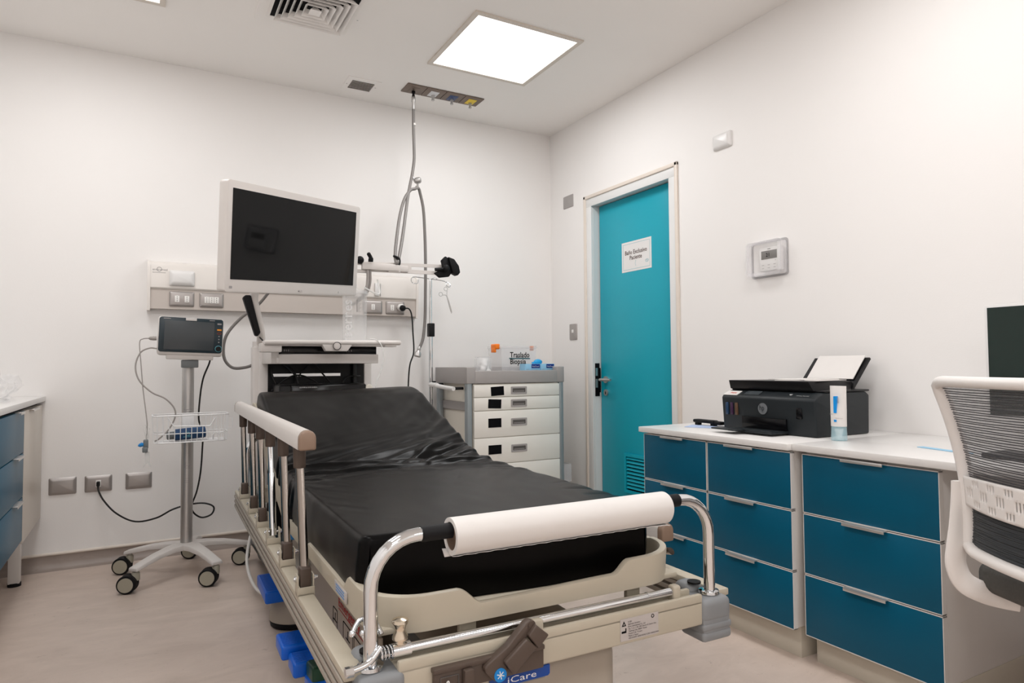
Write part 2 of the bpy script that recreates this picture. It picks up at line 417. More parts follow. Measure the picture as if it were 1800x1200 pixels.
gd = thing('thermostat_guard', 'clear rounded plastic guard box around the wall thermostat', 'guard', (RX, 2.063, 1.456))
mb = MB()
mb.frame((RX, 2.063, 1.456), AX, AZ, rrect(.192, .158, .015), rrect(.184, .150, .012), .042)
mb.frame((RX-.042, 2.063, 1.456), AX, AZ, rrect(.192, .158, .015), rrect(.160, .126, .008), .004)
mb.frame((RX, 2.063, 1.456), AX, AZ, rrect(.205, .170, .016), rrect(.186, .152, .012), .005)
mb.build('shell', 'acrylic', gd)

# ================================================================== BACK WALL: supply panel and outlets
hp = thing('bedhead_supply_panel', 'long cream bedhead service trunking fixed on the back wall behind the screens', 'wall panel', (.745, BY, 1.40))
BX, BZ = (1, 0, 0), (0, 0, 1)
mb = MB(); mb.prism([(.018, BY, 1.385), (.018, 3.868, 1.385), (.018, 3.862, 1.392), (.018, 3.862, 1.505), (.018, 3.872, 1.520), (.018, BY, 1.535)], (1.460, 0, 0)); mb.build('upper_cover', 'panel_cream', hp)
mb = MB(); mb.prism([(.022, BY, 1.282), (.022, 3.872, 1.282), (.022, 3.872, 1.385), (.022, BY, 1.385)], (1.452, 0, 0)); mb.build('socket_channel', 'panel_strip', hp)
mb = MB()
for x0 in (.008, 1.470): MB().prism([(x0, BY, 1.272), (x0, 3.866, 1.272), (x0, 3.858, 1.39), (x0, 3.858, 1.507), (x0, 3.868, 1.522), (x0, BY, 1.540)], (.014, 0, 0)).build('end_cap', 'panel_cream', hp)
mb = MB(); text_mb(mb, 'enviromed', (.031, 3.8618, 1.479), BX, BZ, .016); mb.frame((.062, 3.8618, 1.486), BX, (0, 0, 1), rrect(.024, .024, .0119), rrect(.020, .020, .0099), .0005)
mb.box(.031, .092, 3.8612, 3.8620, 1.468, 1.470); mb.build('maker_label', 'ink_grey', hp)
def sockets(name, x, z, n, m, w_=.118, h_=.078, y=3.872, label='', group=None, gap=.024):
    t = thing(name, label, 'socket', (x, y, z), 0, group)
    MB().pillow((x, y, z), BX, BZ, w_, h_, .010, .010).build('cover', m, t)
    for k in range(len(n)):
        f = MB().box(x+n[k]-.011, x+n[k]+.011, y-.0125, y-.009, z-.017, z+.017, .0008).build('socket_insert', 'socket_white', t)
        mb = MB()
        for q in (-.010, 0, .010): mb.cyl((x+n[k], y-.0131, z+q), (x+n[k], y-.0123, z+q), .0021, n=8)
        mb.build('pin_holes', 'ink_black', f)
    return t
MB().pillow((.168, 3.862, 1.443), BX, BZ, .120, .080, .022, .020, r=.008).build('blank_cover', 'plate_white', hp)
sockets('double_socket', .168, 1.335, (-.022, .024), 'outlet_silver', label='grey double socket plate at the left end of the service trunking')
sockets('triple_socket', .311, 1.335, (-.024, 0, .024), 'outlet_silver', label='grey triple socket plate on the trunking just left of the big screen')
sockets('single_socket', 1.196, 1.331, (0,), 'outlet_silver', label='grey single socket plate on the trunking behind the clear canister')
s4 = sockets('socket_plate', 1.336, 1.331, (-.020,), 'outlet_silver', label='grey socket plate holding a plug near the right end of the trunking')
gb = MB().box(1.205, 1.232, 3.850, 3.862, 1.400, 1.475, .001).box(1.240, 1.243, 3.852, 3.862, 1.400, 1.475).build('gas_bracket', 'plate_white', hp)
pg = thing('power_plug', 'white and black power plug in the trunking socket with its cord hanging down', 'plug', (1.366, 3.862, 1.332))
MB().lathe([(.019, 0), (.022, .004), (.021, .022), (.014, .028)], (1.366, 3.862, 1.334), (0, -1, 0)).build('plug_body', 'socket_white', pg)
MB().lathe([(.017, 0), (.019, .006), (.016, .020), (.008, .028)], (1.368, 3.836, 1.329), (.25, -1, -.12)).build('plug_back', 'black_rubber', pg)
MB().tube([(1.372, 3.815, 1.325), (1.400, 3.80, 1.322), (1.418, 3.80, 1.28), (1.425, 3.80, 1.18), (1.43, 3.80, 1.06), (1.405, 3.80, .98), (1.395, 3.80, .85), (1.39, 3.79, .6), (1.40, 3.78, .3), (1.38, 3.74, .02), (1.30, 3.70, .012)], .0045, n=8).build('cord', 'cord_black', pg)
def low_plate(name, x0, x1, z0, z1, label):
    return tag(MB().pillow(((x0+x1)/2, BY, (z0+z1)/2), BX, BZ, x1-x0, z1-z0, .012, .016).build(name, 'outlet_silver', loc=((x0+x1)/2, BY, (z0+z1)/2)), label, 'wall plate')
low_plate('low_wall_plate', -.400, -.286, .359, .442, 'blank grey metal plate low on the wall, nearest the left cabinet')
low_plate('low_wall_plate', -.077, .041, .358, .440, 'blank grey metal plate low on the wall, nearest the monitor stand')
lo = thing('low_socket', 'grey metal socket plate low on the wall with a black cord plugged in', 'socket', (-.194, BY, .4))
MB().pillow((-.194, BY, .400), BX, BZ, .117, .081, .012, .014).build('cover', 'outlet_silver', lo)
MB().box(-.205, -.183, BY-.0145, BY-.010, .383, .417, .001).build('socket_insert', 'socket_white', lo)
cb = thing('black_power_cord', 'black power cord running from the low wall socket to the stand monitor', 'cord', (-.194, BY-.014, .40))
MB().box(-.2015, -.1865, BY-.040, BY-.0145, .388, .412, .004).build('plug', 'black_rubber', cb)
MB().tube([(-.194, 3.888, .398), (-.191, 3.878, .37), (-.165, 3.83, .325), (-.11, 3.79, .265), (-.03, 3.75, .225), (.06, 3.72, .238), (.13, 3.70, .275), (.20, 3.695, .292), (.27, 3.69, .293), (.315, 3.69, .27), (.305, 3.685, .235), (.26, 3.68, .225), (.222, 3.675, .255), (.215, 3.67, .295), (.235, 3.66, .36), (.25, 3.65, .45), (.255, 3.62, .56), (.255, 3.60, .66), (.236, 3.58, .72), (.238, 3.56, .82), (.25, 3.54, .92), (.275, 3.50, 1.0), (.272, 3.46, 1.035)], .0042, n=8).build('cable', 'cord_black', cb)

# ================================================================== CEILING
def ceiling_light(x, y, label, power=1.0):
    t = thing('ceiling_light', label, 'ceiling light', (x, y, CZ), 0, 'square panel lights in the ceiling')
    MB().frame((x, y, CZ), (1, 0, 0), (0, -1, 0), [(-.3, -.3), (.3, -.3), (.3, .3), (-.3, .3)], [(-.276, -.276), (.276, -.276), (.276, .276), (-.276, .276)], .008).build('frame', 'cream_melamine', t)
    MB().box(x-.277, x+.277, y-.277, y+.277, CZ-.005, CZ-.0005).build('diffuser', 'lamp_diffuser', t)
    ld = bpy.data.lights.new('panel_lamp', 'AREA'); ld.shape = 'SQUARE'; ld.size = .55; ld.energy = PANEL_LIGHT*power; ld.color = (.985, .985, .99); ld.spread = math.radians(180)
    lo = bpy.data.objects.new('panel_lamp', ld); COL.objects.link(lo); lo.parent = t; lo.location = (0, 0, -.009)
ceiling_light(1.607, 2.964, 'bright square panel light in the ceiling above the foot of the stretcher')
ceiling_light(-.235, 2.996, 'square panel light cut off by the upper left edge of the photo', .68)
ceiling_light(1.607, 1.10, 'square ceiling panel light above the office chair')
ceiling_light(-.235, 1.10, 'square ceiling panel light over the left side of the room, beside the chair row')
ceiling_light(1.607, -.80, 'added unseen ceiling panel light behind the photographer on the right')  # unseen row added to make the light on the walls more even
ceiling_light(-.235, -.80, 'added unseen ceiling panel light behind the photographer on the left')  # other half of the added row, also out of view
ceiling_light(1.607, -2.6, 'added unseen ceiling panel light farthest behind the photographer, right')  # unseen row added so low-angle light reaches the lower walls
ceiling_light(-.235, -2.6, 'added unseen ceiling panel light farthest behind the photographer, left')  # added lamp out of view, fills the lower walls too
dv = thing('air_diffuser', 'square white air diffuser of nested louvres in the ceiling at the top edge', 'air vent', (.655, 2.98, CZ))
cx, cy = .655, 2.985
def sq(h_): return [(-h_, -h_), (h_, -h_), (h_, h_), (-h_, h_)]
MB().frame((cx, cy, CZ), (1, 0, 0), (0, -1, 0), sq(.228), sq(.172), .004).build('flange', 'ceiling_paint', dv)
MB().box(cx-.178, cx+.178, cy-.178, cy+.178, CZ-.002, CZ-.0005).build('duct_shade_plate', 'ink_black', dv)  # black plate painted as the duct's inner shade, ceiling has no hole
for k in range(7):
    r0 = .181-.026*k; r1 = r0-.019
    mb = MB(); A = [V(cx+a*r0, cy+b*r0, CZ-.030) for a, b in sq(1)]; B = [V(cx+a*r1, cy+b*r1, CZ-.004) for a, b in sq(1)]
    if k == 0: A = [V(cx+a*.183, cy+b*.183, CZ-.006) for a, b in sq(1)]; B = [V(cx+a*.168, cy+b*.168, CZ-.004) for a, b in sq(1)]
    if k == 6: mb.raw(A+[V(cx+a*.010, cy+b*.010, CZ-.010) for a, b in sq(1)], [(0, 1, 5, 4), (1, 2, 6, 5), (2, 3, 7, 6), (3, 0, 4, 7), (4, 5, 6, 7), (0, 1, 2, 3)])
    else:
        A2 = [a+V(0, 0, .0015) for a in A]; B2 = [b+V(0, 0, .0015) for b in B]
        fs = []
        for i in range(4):
            j = (i+1) % 4; fs += [(i, j, 4+j, 4+i), (8+i, 8+j, 12+j, 12+i), (i, j, 8+j, 8+i), (4+i, 4+j, 12+j, 12+i)]
        mb.raw(A+B+A2+B2, fs)
    mb.build('louvre_ring', 'ceiling_paint', dv)
mb = MB()
for p in ((cx+.200, cy+.02), (cx, cy+.200)): mb.cyl((p[0], p[1], CZ-.005), (p[0], p[1], CZ-.003), .004, n=8)
mb.build('screw', 'brushed_steel', dv)
sv = thing('small_air_vent', 'small rectangular white grille in the ceiling near the back wall', 'air vent', (1.077, 3.71, CZ))
MB().frame((1.077, 3.711, CZ), (1, 0, 0), (0, -1, 0), rrect(.190, .190, .004), rrect(.128, .112, .002), .004).build('flange', 'ceiling_paint', sv)
MB().box(1.010, 1.144, 3.652, 3.770, CZ-.0015, CZ-.0005).build('opening', 'channel_dark', sv)
mb = MB()
for k in range(7):
    y = 3.664+k*.0165
    mb.raw([V(1.013, y, CZ-.002), V(1.141, y, CZ-.002), V(1.141, y-.007, CZ-.010), V(1.013, y-.007, CZ-.010), V(1.013, y+.0015, CZ-.002), V(1.141, y+.0015, CZ-.002), V(1.141, y-.0055, CZ-.010), V(1.013, y-.0055, CZ-.010)], [(0, 1, 2, 3), (4, 5, 6, 7), (0, 1, 5, 4), (2, 3, 7, 6), (0, 3, 7, 4), (1, 2, 6, 5)])
mb.build('slats', 'device_white', sv)
MB().cyl((.995, 3.715, CZ-.0052), (.995, 3.715, CZ-.003), .004, n=8).cyl((1.158, 3.70, CZ-.0052), (1.158, 3.70, CZ-.003), .004, n=8).build('screw', 'brushed_steel', sv)
gp = thing('gas_outlet_panel', 'bronze medical gas outlet strip of four plates in the ceiling', 'gas outlet', (1.548, 3.609, CZ))
for k, ins in enumerate(('gas_bronze', 'gas_white', 'gas_blue', 'gas_yellow')):
    x = 1.302+.0615+.123*k
    pl = MB().box(x-.0605, x+.0605, 3.546, 3.672, CZ-.007, CZ-.0005, .003).build('outlet_plate', 'gas_bronze', gp)
    MB().box(x-.027, x+.027, 3.578, 3.652, CZ-.0085, CZ-.0065, .001).build('colour_insert', ins if k else 'gas_bronze', pl)
    MB().lathe([(.011, 0), (.011, .010), (.007, .012), (.007, .024), (.009, .026), (.009, .032)], (x+.004, 3.632, CZ-.008), (0, 0, -1), 16).build('valve', 'brushed_steel' if k else 'black_plastic', pl)

# gas hose hanging from the first outlet
HY = 3.632
hs = thing('gas_hose', 'grey medical gas hose hanging from the ceiling, looped and hooked on the white arm', 'hose', (1.3675, HY, CZ-.04))
MB().lathe([(.010, 0), (.012, .004), (.012, .03), (.009, .034), (.009, .075)], (1.3675, HY, CZ-.040), (0, 0, -1), 16).build('ceiling_connector', 'brushed_steel', hs)
h1 = [(1.3675, HY, 2.49), (1.368, HY, 2.36), (1.371, HY, 2.26), (1.3712, 3.632, 2.186), (1.356, 3.621, 2.099), (1.319, 3.567, 2.001), (1.285, 3.513, 1.906), (1.228, 3.41, 1.733), (1.184, 3.333, 1.61), (1.148, 3.275, 1.524), (1.137, 3.27, 1.51), (1.14, 3.299, 1.556), (1.169, 3.362, 1.653), (1.219, 3.452, 1.799), (1.269, 3.518, 1.912), (1.318, 3.554, 1.979), (1.347, 3.56, 1.993), (1.384, 3.600, 2.012), (1.402, 3.615, 1.985), (1.425, 3.625, 1.90), (1.436, HY, 1.78), (1.441, HY, 1.60), (1.440, HY, 1.40), (1.437, HY, 1.25), (1.425, HY, 1.14), (1.405, HY, 1.085)]
MB().tube(h1, .0088, n=12, sub=8).build('hose', 'hose_grey', hs)
MB().lathe([(.008, 0), (.010, .01), (.011, .02), (.009, .024), (.020, .040), (.021, .058), (.016, .064)], (1.403, HY, 1.090), (-.25, 0, -1), 16).build('end_fitting', 'brushed_steel', hs)
mb = MB(); mb.lathe([(.010, 0), (.016, .006), (.019, .02), (.019, .034), (.012, .042)], (1.366, HY-.012, 2.055), (.9, -.25, .25), 14)
mb.cyl((1.385, HY-.015, 2.06), (1.392, HY-.005, 2.02), .006).cyl((1.36, HY, 2.09), (1.372, HY-.01, 2.055), .007).cyl((1.388, HY-.004, 2.032), (1.389, HY, 2.012), .010); mb.build('clamp', 'brushed_steel', hs)
MB().cyl((1.3715, HY, 2.390), (1.3715, HY, 2.402), .0105, n=12).build('band', 'panel_cream', hs)

# ================================================================== DRAWER UNITS, RIGHT
def handle_rail(mb, x, y0, y1, z, fwd=-1):
    # folded edge pull on the top edge of a front
    mb.box(min(x, x+fwd*.022), max(x, x+fwd*.022), y0, y1, z-.0015, z+.0015, .0005)
    mb.box(min(x+fwd*.020, x+fwd*.0225), max(x+fwd*.020, x+fwd*.0225), y0, y1, z-.008, z+.0015, .0005)
def drawer_unit(name, label, fx, cols, y0, y1, zs, body_back, kick_y, kick_x, hz, hfrac=(.33, .66)):
    t = thing(name, label, 'drawer unit', (2.2, (y0+y1)/2, 0))
    MB().box(fx+.020, body_back, y0+.004, y1-.004, zs[-1]+.004, zs[0]+.004, .0008).build('body', 'white_melamine', t)
    MB().box(kick_x, body_back, kick_y[0], kick_y[1], 0, zs[-1]+.004, .0006).build('plinth', 'kick_cream', t)
    for (a, b, ha, hb) in cols:
        for k in range(3):
            zt, zb = zs[k]-.002, zs[k+1]+.002
            dr = MB().box(fx, fx+.018, a+.0015, b-.0015, zb, zt, .0008).build('drawer', 'drawer_teal', t)
            m2 = MB()
            e = .0022
            for (ya, yb, za, zb2) in ((a+.0012, a+.0012+e, zb, zt), (b-.0012-e, b-.0012, zb, zt), (a+.0012, b-.0012, zt-e, zt+.0004), (a+.0012, b-.0012, zb-.0004, zb+e)):
                m2.box(fx-.0004, fx+.0184, ya, yb, za, zb2)
            m2.build('edge_banding', 'white_melamine', dr)
            m3 = MB(); handle_rail(m3, fx+.004, ha, hb, zt+.0015); m3.build('edge_pull', 'steel_handle', dr)
    return t
Z1 = (.683, .492, .293, .102)
drawer_unit('six_drawer_unit', 'teal six-drawer low cabinet under the worktop carrying the printer', 1.868, [(1.846, 2.206, 1.958, 2.085), (1.470, 1.843, 1.615, 1.745)], 1.470, 2.206, Z1, RX-.003, (1.482, 2.20), 1.915, 0)
drawer_unit('three_drawer_unit', 'teal three-drawer low cabinet nearest the office chair', 1.893, [(1.017, 1.449, 1.167, 1.300)], 1.017, 1.449, (.680, .486, .289, .090), RX-.003, (1.02, 1.440), 1.936, 0)
MB_ = MB().box(1.853, RX-.002, 1.472, 2.222, .688, .710, .002)
tag(MB_.build('worktop', 'worktop_white', loc=(2.18, 1.85, .688)), 'white worktop slab on the six-drawer cabinet, under the printer', 'worktop')
ds = thing('desk', 'white desk whose long top crosses the three-drawer cabinet and a knee space', 'desk', (2.19, .4, 0))
MB().box(1.873, RX-.002, -.60, 1.4705, .688, .710, .002).build('desk_top', 'worktop_white', ds)
MB().box(1.90, RX-.003, -.60, -.582, 0, .688, .001).build('side_panel', 'white_melamine', ds)
MB().box(RX-.022, RX-.004, -.58, 1.0, .25, .688, .001).build('modesty_panel', 'white_melamine', ds)

# ================================================================== LEFT WALL-HUNG CABINET
lc = thing('wall_hung_cabinet', 'teal drawer cabinet with white top at the left edge against the back wall', 'cabinet', (-.73, 3.0, 0))
fx = -.430
MB().box(LX+.002, fx-.020, 1.6, BY-.002, .262, .800, .001).build('body', 'cream_melamine', lc)
MB().box(LX+.002, fx+.012, 1.6, BY-.002, .818, .842, .002).build('worktop', 'worktop_white', lc)
MB().box(fx-.018, fx, 3.372, BY-.004, .258, .800, .0008).build('filler_panel', 'cream_melamine', lc)
MB().box(LX+.002, fx-.022, 1.6, BY-.004, .800, .818).build('top_gap', 'dark_gap', lc)
for (a, b, ha, hb) in ((2.70, 3.366, 2.95, 3.16), (2.03, 2.694, 2.28, 2.49)):
    for k in range(3):
        zt, zb = (.805, .632, .452)[k]-.002, (.632, .452, .272)[k]+.002
        dr = MB().box(fx-.018, fx, a, b, zb, zt, .0008).build('drawer', 'drawer_teal', lc)
        m3 = MB(); handle_rail(m3, fx-.004, hb-.04 if k else hb-.0, (hb+.09), zt+.0015, 1); m3.build('edge_pull', 'steel_handle', dr)
m3 = MB(); handle_rail(m3, fx-.004, 3.50, 3.68, .800, 1); m3.build('edge_pull', 'steel_handle', lc)
for (x, y) in ((-.50, 3.72), (-.98, 3.72), (-.50, 1.7)):
    lg = MB().box(x-.022, x+.022, y-.022, y+.022, .014, .262, .002).build('leg', 'white_melamine', lc)
    MB().cyl((x, y, 0), (x, y, .016), .026, n=16).build('leg_foot', 'black_rubber', lg)
# crumpled clear bag on it
mb = MB(); t = bmesh.new(); bmesh.ops.create_icosphere(t, subdivisions=5, radius=1)
for v in t.verts:
    n_ = noise.noise(v.co*2.3)+.5*noise.noise(v.co*5.1)+.25*noise.noise(v.co*11)
    f = 1+.38*n_; z = max(v.co.z, -.35)
    hgt = .125 if v.co.y < .2 else .125-.10*min(1, (v.co.y-.2)/.6)
    v.co = V(-.62+v.co.x*.14*f, 3.30+v.co.y*.42*f, .844+(z+.35)*hgt*max(.5, f))
mb.merge(t, 0); tag(mb.build('plastic_bag', 'bag_clear', loc=(-.62, 3.30, .844), smooth=12), 'crumpled clear plastic bag lying on the left cabinet top', 'bag')

# ================================================================== VITAL SIGNS STAND
HX, HYY = .185, 3.545
st = thing('monitor_stand', 'white rolling stand with five castors and a thick grey pole', 'stand', (HX, HYY, 0))
mb = MB(); mb.lathe([(.052, 0), (.062, .006), (.060, .022), (.036, .030)], (HX, HYY, .115), n=28); mb.build('hub', 'device_white', st)
mb = MB(); mb.cyl((HX, HYY, .125), (HX, HYY, .98), .0265, n=32); pole = mb.build('pole', 'brushed_steel', st)
mb = MB(); text_mb(mb, 'CE', (HX-.012, HYY-.0268, .497), BX, BZ, .02)
for k in range(4): mb.box(HX-.020, HX+.016, HYY-.0272, HYY-.0262, .745+k*.010, .7475+k*.010)
for k in range(3): mb.box(HX-.012, HX+.008, HYY-.0272, HYY-.0262, .43+k*.009, .4312+k*.009)
mb.build('print', 'ink_grey', pole)
for k in range(5):
    a = math.radians(5+72*k); dx, dy = math.cos(a), math.sin(a); r = .275
    # foot: tapering, dropping arm
    def pt(q, s_, z): return V(HX+dx*q-dy*s_, HYY+dy*q+dx*s_, z)
    secs = [(.02, .045, .145, .118), (.09, .034, .143, .120), (.17, .028, .133, .112), (.24, .026, .117, .098), (.292, .026, .103, .088)]
    vs_, fs = [], []
    for (q, hw, zt, zb) in secs: vs_ += [pt(q, -hw, zb), pt(q, hw, zb), pt(q, hw*.85, zt), pt(q, -hw*.85, zt)]
    for i in range(4):
        for j in range(4): fs.append((i*4+j, i*4+(j+1) % 4, (i+1)*4+(j+1) % 4, (i+1)*4+j))
    fs += [(0, 1, 2, 3), (16, 17, 18, 19)]
    arm = MB().raw(vs_, fs, 0, .004, 2).build('leg', 'device_white', st)
    c = V(HX+dx*.275, HYY+dy*.275, 0)
    cs = MB().cyl(c+V(0, 0, .082), c+V(0, 0, .096), .008, n=12, mi=1).lathe([(.017, 0), (.017, .030), (.013, .036)], c+V(0, 0, .048), n=16).build('castor', ['wheel_face', 'chrome'], arm)
    wc = c+V(-.030, -.012, .040); ax = V(-.35, -1, 0).normalized()
    MB().lathe([(.028, -.026), (.038, -.024), (.040, -.017), (.036, -.008), (.036, .008), (.040, .017), (.038, .024), (.028, .026)], wc, ax, 28).build('wheel', 'black_rubber', arm)
    MB().lathe([(.031, 0), (.031, .002)], wc+ax*.026, ax, 24).lathe([(.031, 0), (.031, .002)], wc-ax*.028, ax, 24).build('wheel_cover', 'wheel_face', arm)
    MB().box(-.062, -.030, -.010, .010, .052, .062, .003, M=Matrix.Translation(c+V(0, -.008, 0))).build('brake_lever', 'black_plastic', arm)
# wire basket
def wire(mb, pts, r=.0022, sub=1, closed=False): mb.tube(pts, r, n=6, sub=sub, closed=closed)
bk = thing('wire_basket', 'white wire basket hooked on the pole of the rolling stand', 'basket', (HX, 3.43, .63))
mb = MB(); bx0, bx1, by0, by1, zt, zb = .035, .352, 3.375, 3.515, .757, .635
def loop(z, g=0, r=.03):
    return [V((bx0+bx1)/2+p[0], (by0+by1)/2+p[1], z) for p in rrect(bx1-bx0-2*g, by1-by0-2*g, r, 3)]
wire(mb, loop(zt), .0035, 1, True); wire(mb, loop(.675, .004), .0022, 1, True); wire(mb, loop(zb, .008), .003, 1, True)
wire(mb, [(bx0+.06, by0, .75), (bx0+.085, by0, .71), (.27, by0, .705), (.295, by0, .745)], .003)
for k in range(13):
    x = bx0+.02+(bx1-bx0-.04)*k/12
    ztop = .706 if .10 < x < .28 else zt
    wire(mb, [(x, by0, ztop), (x, by0+.005, .66), (x, by0+.012, zb), (x, by1-.012, zb), (x, by1-.003, .66), (x, by1, zt)], .0018)
for k in range(5):
    y = by0+.02+(by1-by0-.04)*k/4
    wire(mb, [(bx0, y, zt), (bx0+.006, y, zb), (bx1-.006, y, zb), (bx1, y, zt)], .0018)
wire(mb, [(bx1, 3.41, .735), (bx1+.018, 3.41, .735), (bx1+.018, 3.41, .69), (bx1, 3.41, .69)], .0022)
for q in (.295, .32): wire(mb, [(q-.014, by0-.002, .64), (q-.012, by0-.004, .665), (q, by0-.005, .675), (q+.012, by0-.004, .665), (q+.014, by0-.002, .64)], .002, 4)
mb.box(HX-.026, HX+.026, by1-.002, by1+.003, .66, .76, .001)
mb.build('wires', 'wire_white', bk)
cf = thing('pressure_cuff', 'rolled dark blue blood pressure cuff lying in the wire basket', 'blood pressure cuff', (.185, 3.42, .64))
mb = MB(); mb.lathe([(.020, 0), (.026, .002), (.027, .06), (.025, .128), (.018, .13)], (.125, 3.415, .667), (1, .02, .06), 20)
for k in range(3): mb.tube([(.125+.0005*k, 3.415+.022*math.cos(a*PI/4), .667+(.010+.006*k)*math.sin(a*PI/4)) for a in range(9)], .0018, n=5, sub=1)
mb.build('rolled_fabric', 'cuff_blue', cf)
mb = MB(); text_mb(mb, 'adulto', (.16, 3.3878, .656), (1, 0, .06), BZ, .014); mb.frame((.178, 3.3878, .672), BX, BZ, rrect(.018, .018, .0088), rrect(.014, .014, .0068), .0004); mb.build('print', 'mark_teal', cf)
MB().lathe([(.014, 0), (.018, .004), (.018, .03), (.014, .035)], (.092, 3.415, .664), (1, 0, .06), 14).build('hose_fold', 'device_grey', cf)
# sensor clip and leads hanging at the basket's left end
cl = thing('finger_sensor', 'grey finger sensor clip with blue tab hanging at the basket end', 'sensor clip', (.012, 3.40, .62))
mb = MB(); mb.box(.000, .020, 3.385, 3.41, .615, .655, .004, M=None); mb.box(-.004, .018, 3.382, 3.405, .598, .622, .004)
mb.build('clip', 'device_grey', cl)
MB().lathe([(.002, 0), (.010, .008), (.008, .02), (.002, .026)], (.004, 3.392, .637), (-1, 0, -.35), 12).build('blue_tab', 'pedal_light_blue', cl)
mb = MB()
for k in range(5): mb.tube([(.008+.004*k, 3.40, .72-.004*k), (.004+.004*k, 3.395, .69), (.010+.003*k, 3.395, .655)], .0012, n=5)
mb.prism([(.006, 3.396, .60), (.024, 3.396, .60), (.026, 3.396, .55), (.032, 3.396, .53), (.024, 3.396, .535), (.018, 3.396, .548), (.010, 3.396, .545), (.0, 3.396, .528), (.006, 3.396, .55)], (0, .003, 0)); mb.build('leads', 'clear_tube', cl)
cw = thing('sensor_cable', 'thin grey sensor cables looping from the stand monitor into the basket', 'cable', (.03, 3.42, 1.1))
MB().lathe([(.004, 0), (.008, .006), (.010, .02), (.009, .032)], (.016, 3.45, 1.111), (1, 0, 0), 12).build('connector', 'cord_grey', cw)
MB().tube([(.018, 3.45, 1.111), (-.006, 3.45, 1.108), (-.020, 3.45, 1.09), (-.014, 3.44, 1.0), (-.004, 3.43, .88), (.008, 3.41, .78), (.014, 3.40, .72), (.012, 3.398, .655)], .0024, n=7).build('thin_lead', 'cord_grey', cw)
MB().tube([(.050, 3.45, 1.064), (.02, 3.45, 1.066), (-.016, 3.45, 1.045), (-.035, 3.44, .985), (-.020, 3.43, .92), (.03, 3.42, .865), (.085, 3.41, .835), (.122, 3.41, .79), (.125, 3.41, .745), (.098, 3.41, .69), (.060, 3.41, .652), (.045, 3.412, .644)], .0034, n=8).build('thick_lead', 'cord_grey', cw)
# the monitor itself
pm = thing('vital_signs_monitor', 'dark-fronted patient monitor with an orange button on the rolling stand', 'patient monitor', (.19, 3.46, 1.0))
PMY = 3.44
Mt = Matrix.Translation(V(.191, PMY, 1.124)) @ Matrix.Rotation(math.radians(2), 4, 'Y') @ Matrix.Rotation(math.radians(4), 4, 'X')
def tb(mb, x0, x1, y0, y1, z0, z1, bev=.001, mi=0): return mb.box(x0, x1, y0, y1, z0, z1, bev, 3, mi, M=Mt)
mb = MB(); tb(mb, -.139, .139, .004, .085, -.096, .085, .014); tb(mb, -.10, .10, .010, .08, -.113, -.08, .004); mb.build('housing', 'device_white', pm)
mb = MB(); mb.plate(Mt @ V(0, .005, .003), Mt.to_3x3() @ V(1, 0, 0), Mt.to_3x3() @ V(0, 0, 1), rrect(.270, .162, .012), .006, 0, .0015); mb.build('front_bezel', 'bezel_blue', pm)
mb = MB(); tb(mb, -.1125, .098, -.0030, .0, -.066, .068, .0006); mb.build('screen', 'screen_grey', pm)
mb = MB(); tb(mb, .110, .129, -.004, 0, .030, .037, .0008); mb.build('alarm_button', 'button_orange', pm)
mb = MB(); mb.frame(Mt @ V(.1195, -.0012, .017), Mt.to_3x3() @ V(1, 0, 0), Mt.to_3x3() @ V(0, 0, 1), rrect(.018, .008, .003), rrect(.0155, .0055, .002), .002); mb.build('silence_button', 'button_dim_red', pm)
mb = MB()
for z in (.003, -.011, -.025): tb(mb, .1165, .1225, -.0028, 0, z-.0025, z+.0025, .0006)
tb(mb, .110, .128, -.0022, 0, .058, .065, .0005); tb(mb, -.118, -.088, -.0022, 0, .0745, .0785, .0003); tb(mb, .075, .098, -.0022, 0, .0745, .078, .0003)
tb(mb, -.026, .02, -.0035, 0, .071, .083, .0006, 1)
mb.build('front_markings', ['ink_grey', 'paper_white'], pm)
mb = MB(); ft = Mt.to_3x3() @ V(0, -1, 0); mb.lathe([(.0125, 0), (.0125, .009), (.010, .011)], Mt @ V(.119, 0, -.056), ft, 20); kn = mb.build('dial', 'black_plastic', pm)
MB().lathe([(.0150, 0), (.0150, .004), (.0125, .004)], Mt @ V(.119, 0, -.056), ft, 24).build('dial_ring', 'mark_teal', kn)
MB().box(HX-.032, HX+.040, 3.47, 3.535, .975, 1.012, .004).build('mount', 'device_grey', pm)

# ================================================================== ENDOSCOPY TROLLEY
tw = thing('equipment_trolley', 'tall white equipment trolley behind the head of the stretcher', 'trolley', (.76, 3.4, 0))
# base
MB().box(.47, 1.06, 3.12, 3.62, .09, .16, .02, 3).build('base', 'bezel_blue', tw)
for (x, y) in ((.545, 3.57), (1.01, 3.57), (.545, 3.17), (1.01, 3.17)):
    w_ = MB().lathe([(.030, -.022), (.048, -.02), (.050, -.012), (.044, 0), (.050, .012), (.048, .02), (.030, .022)], (x, y, .0505), (.9, .3, 0), 24).build('castor', 'black_rubber', tw)
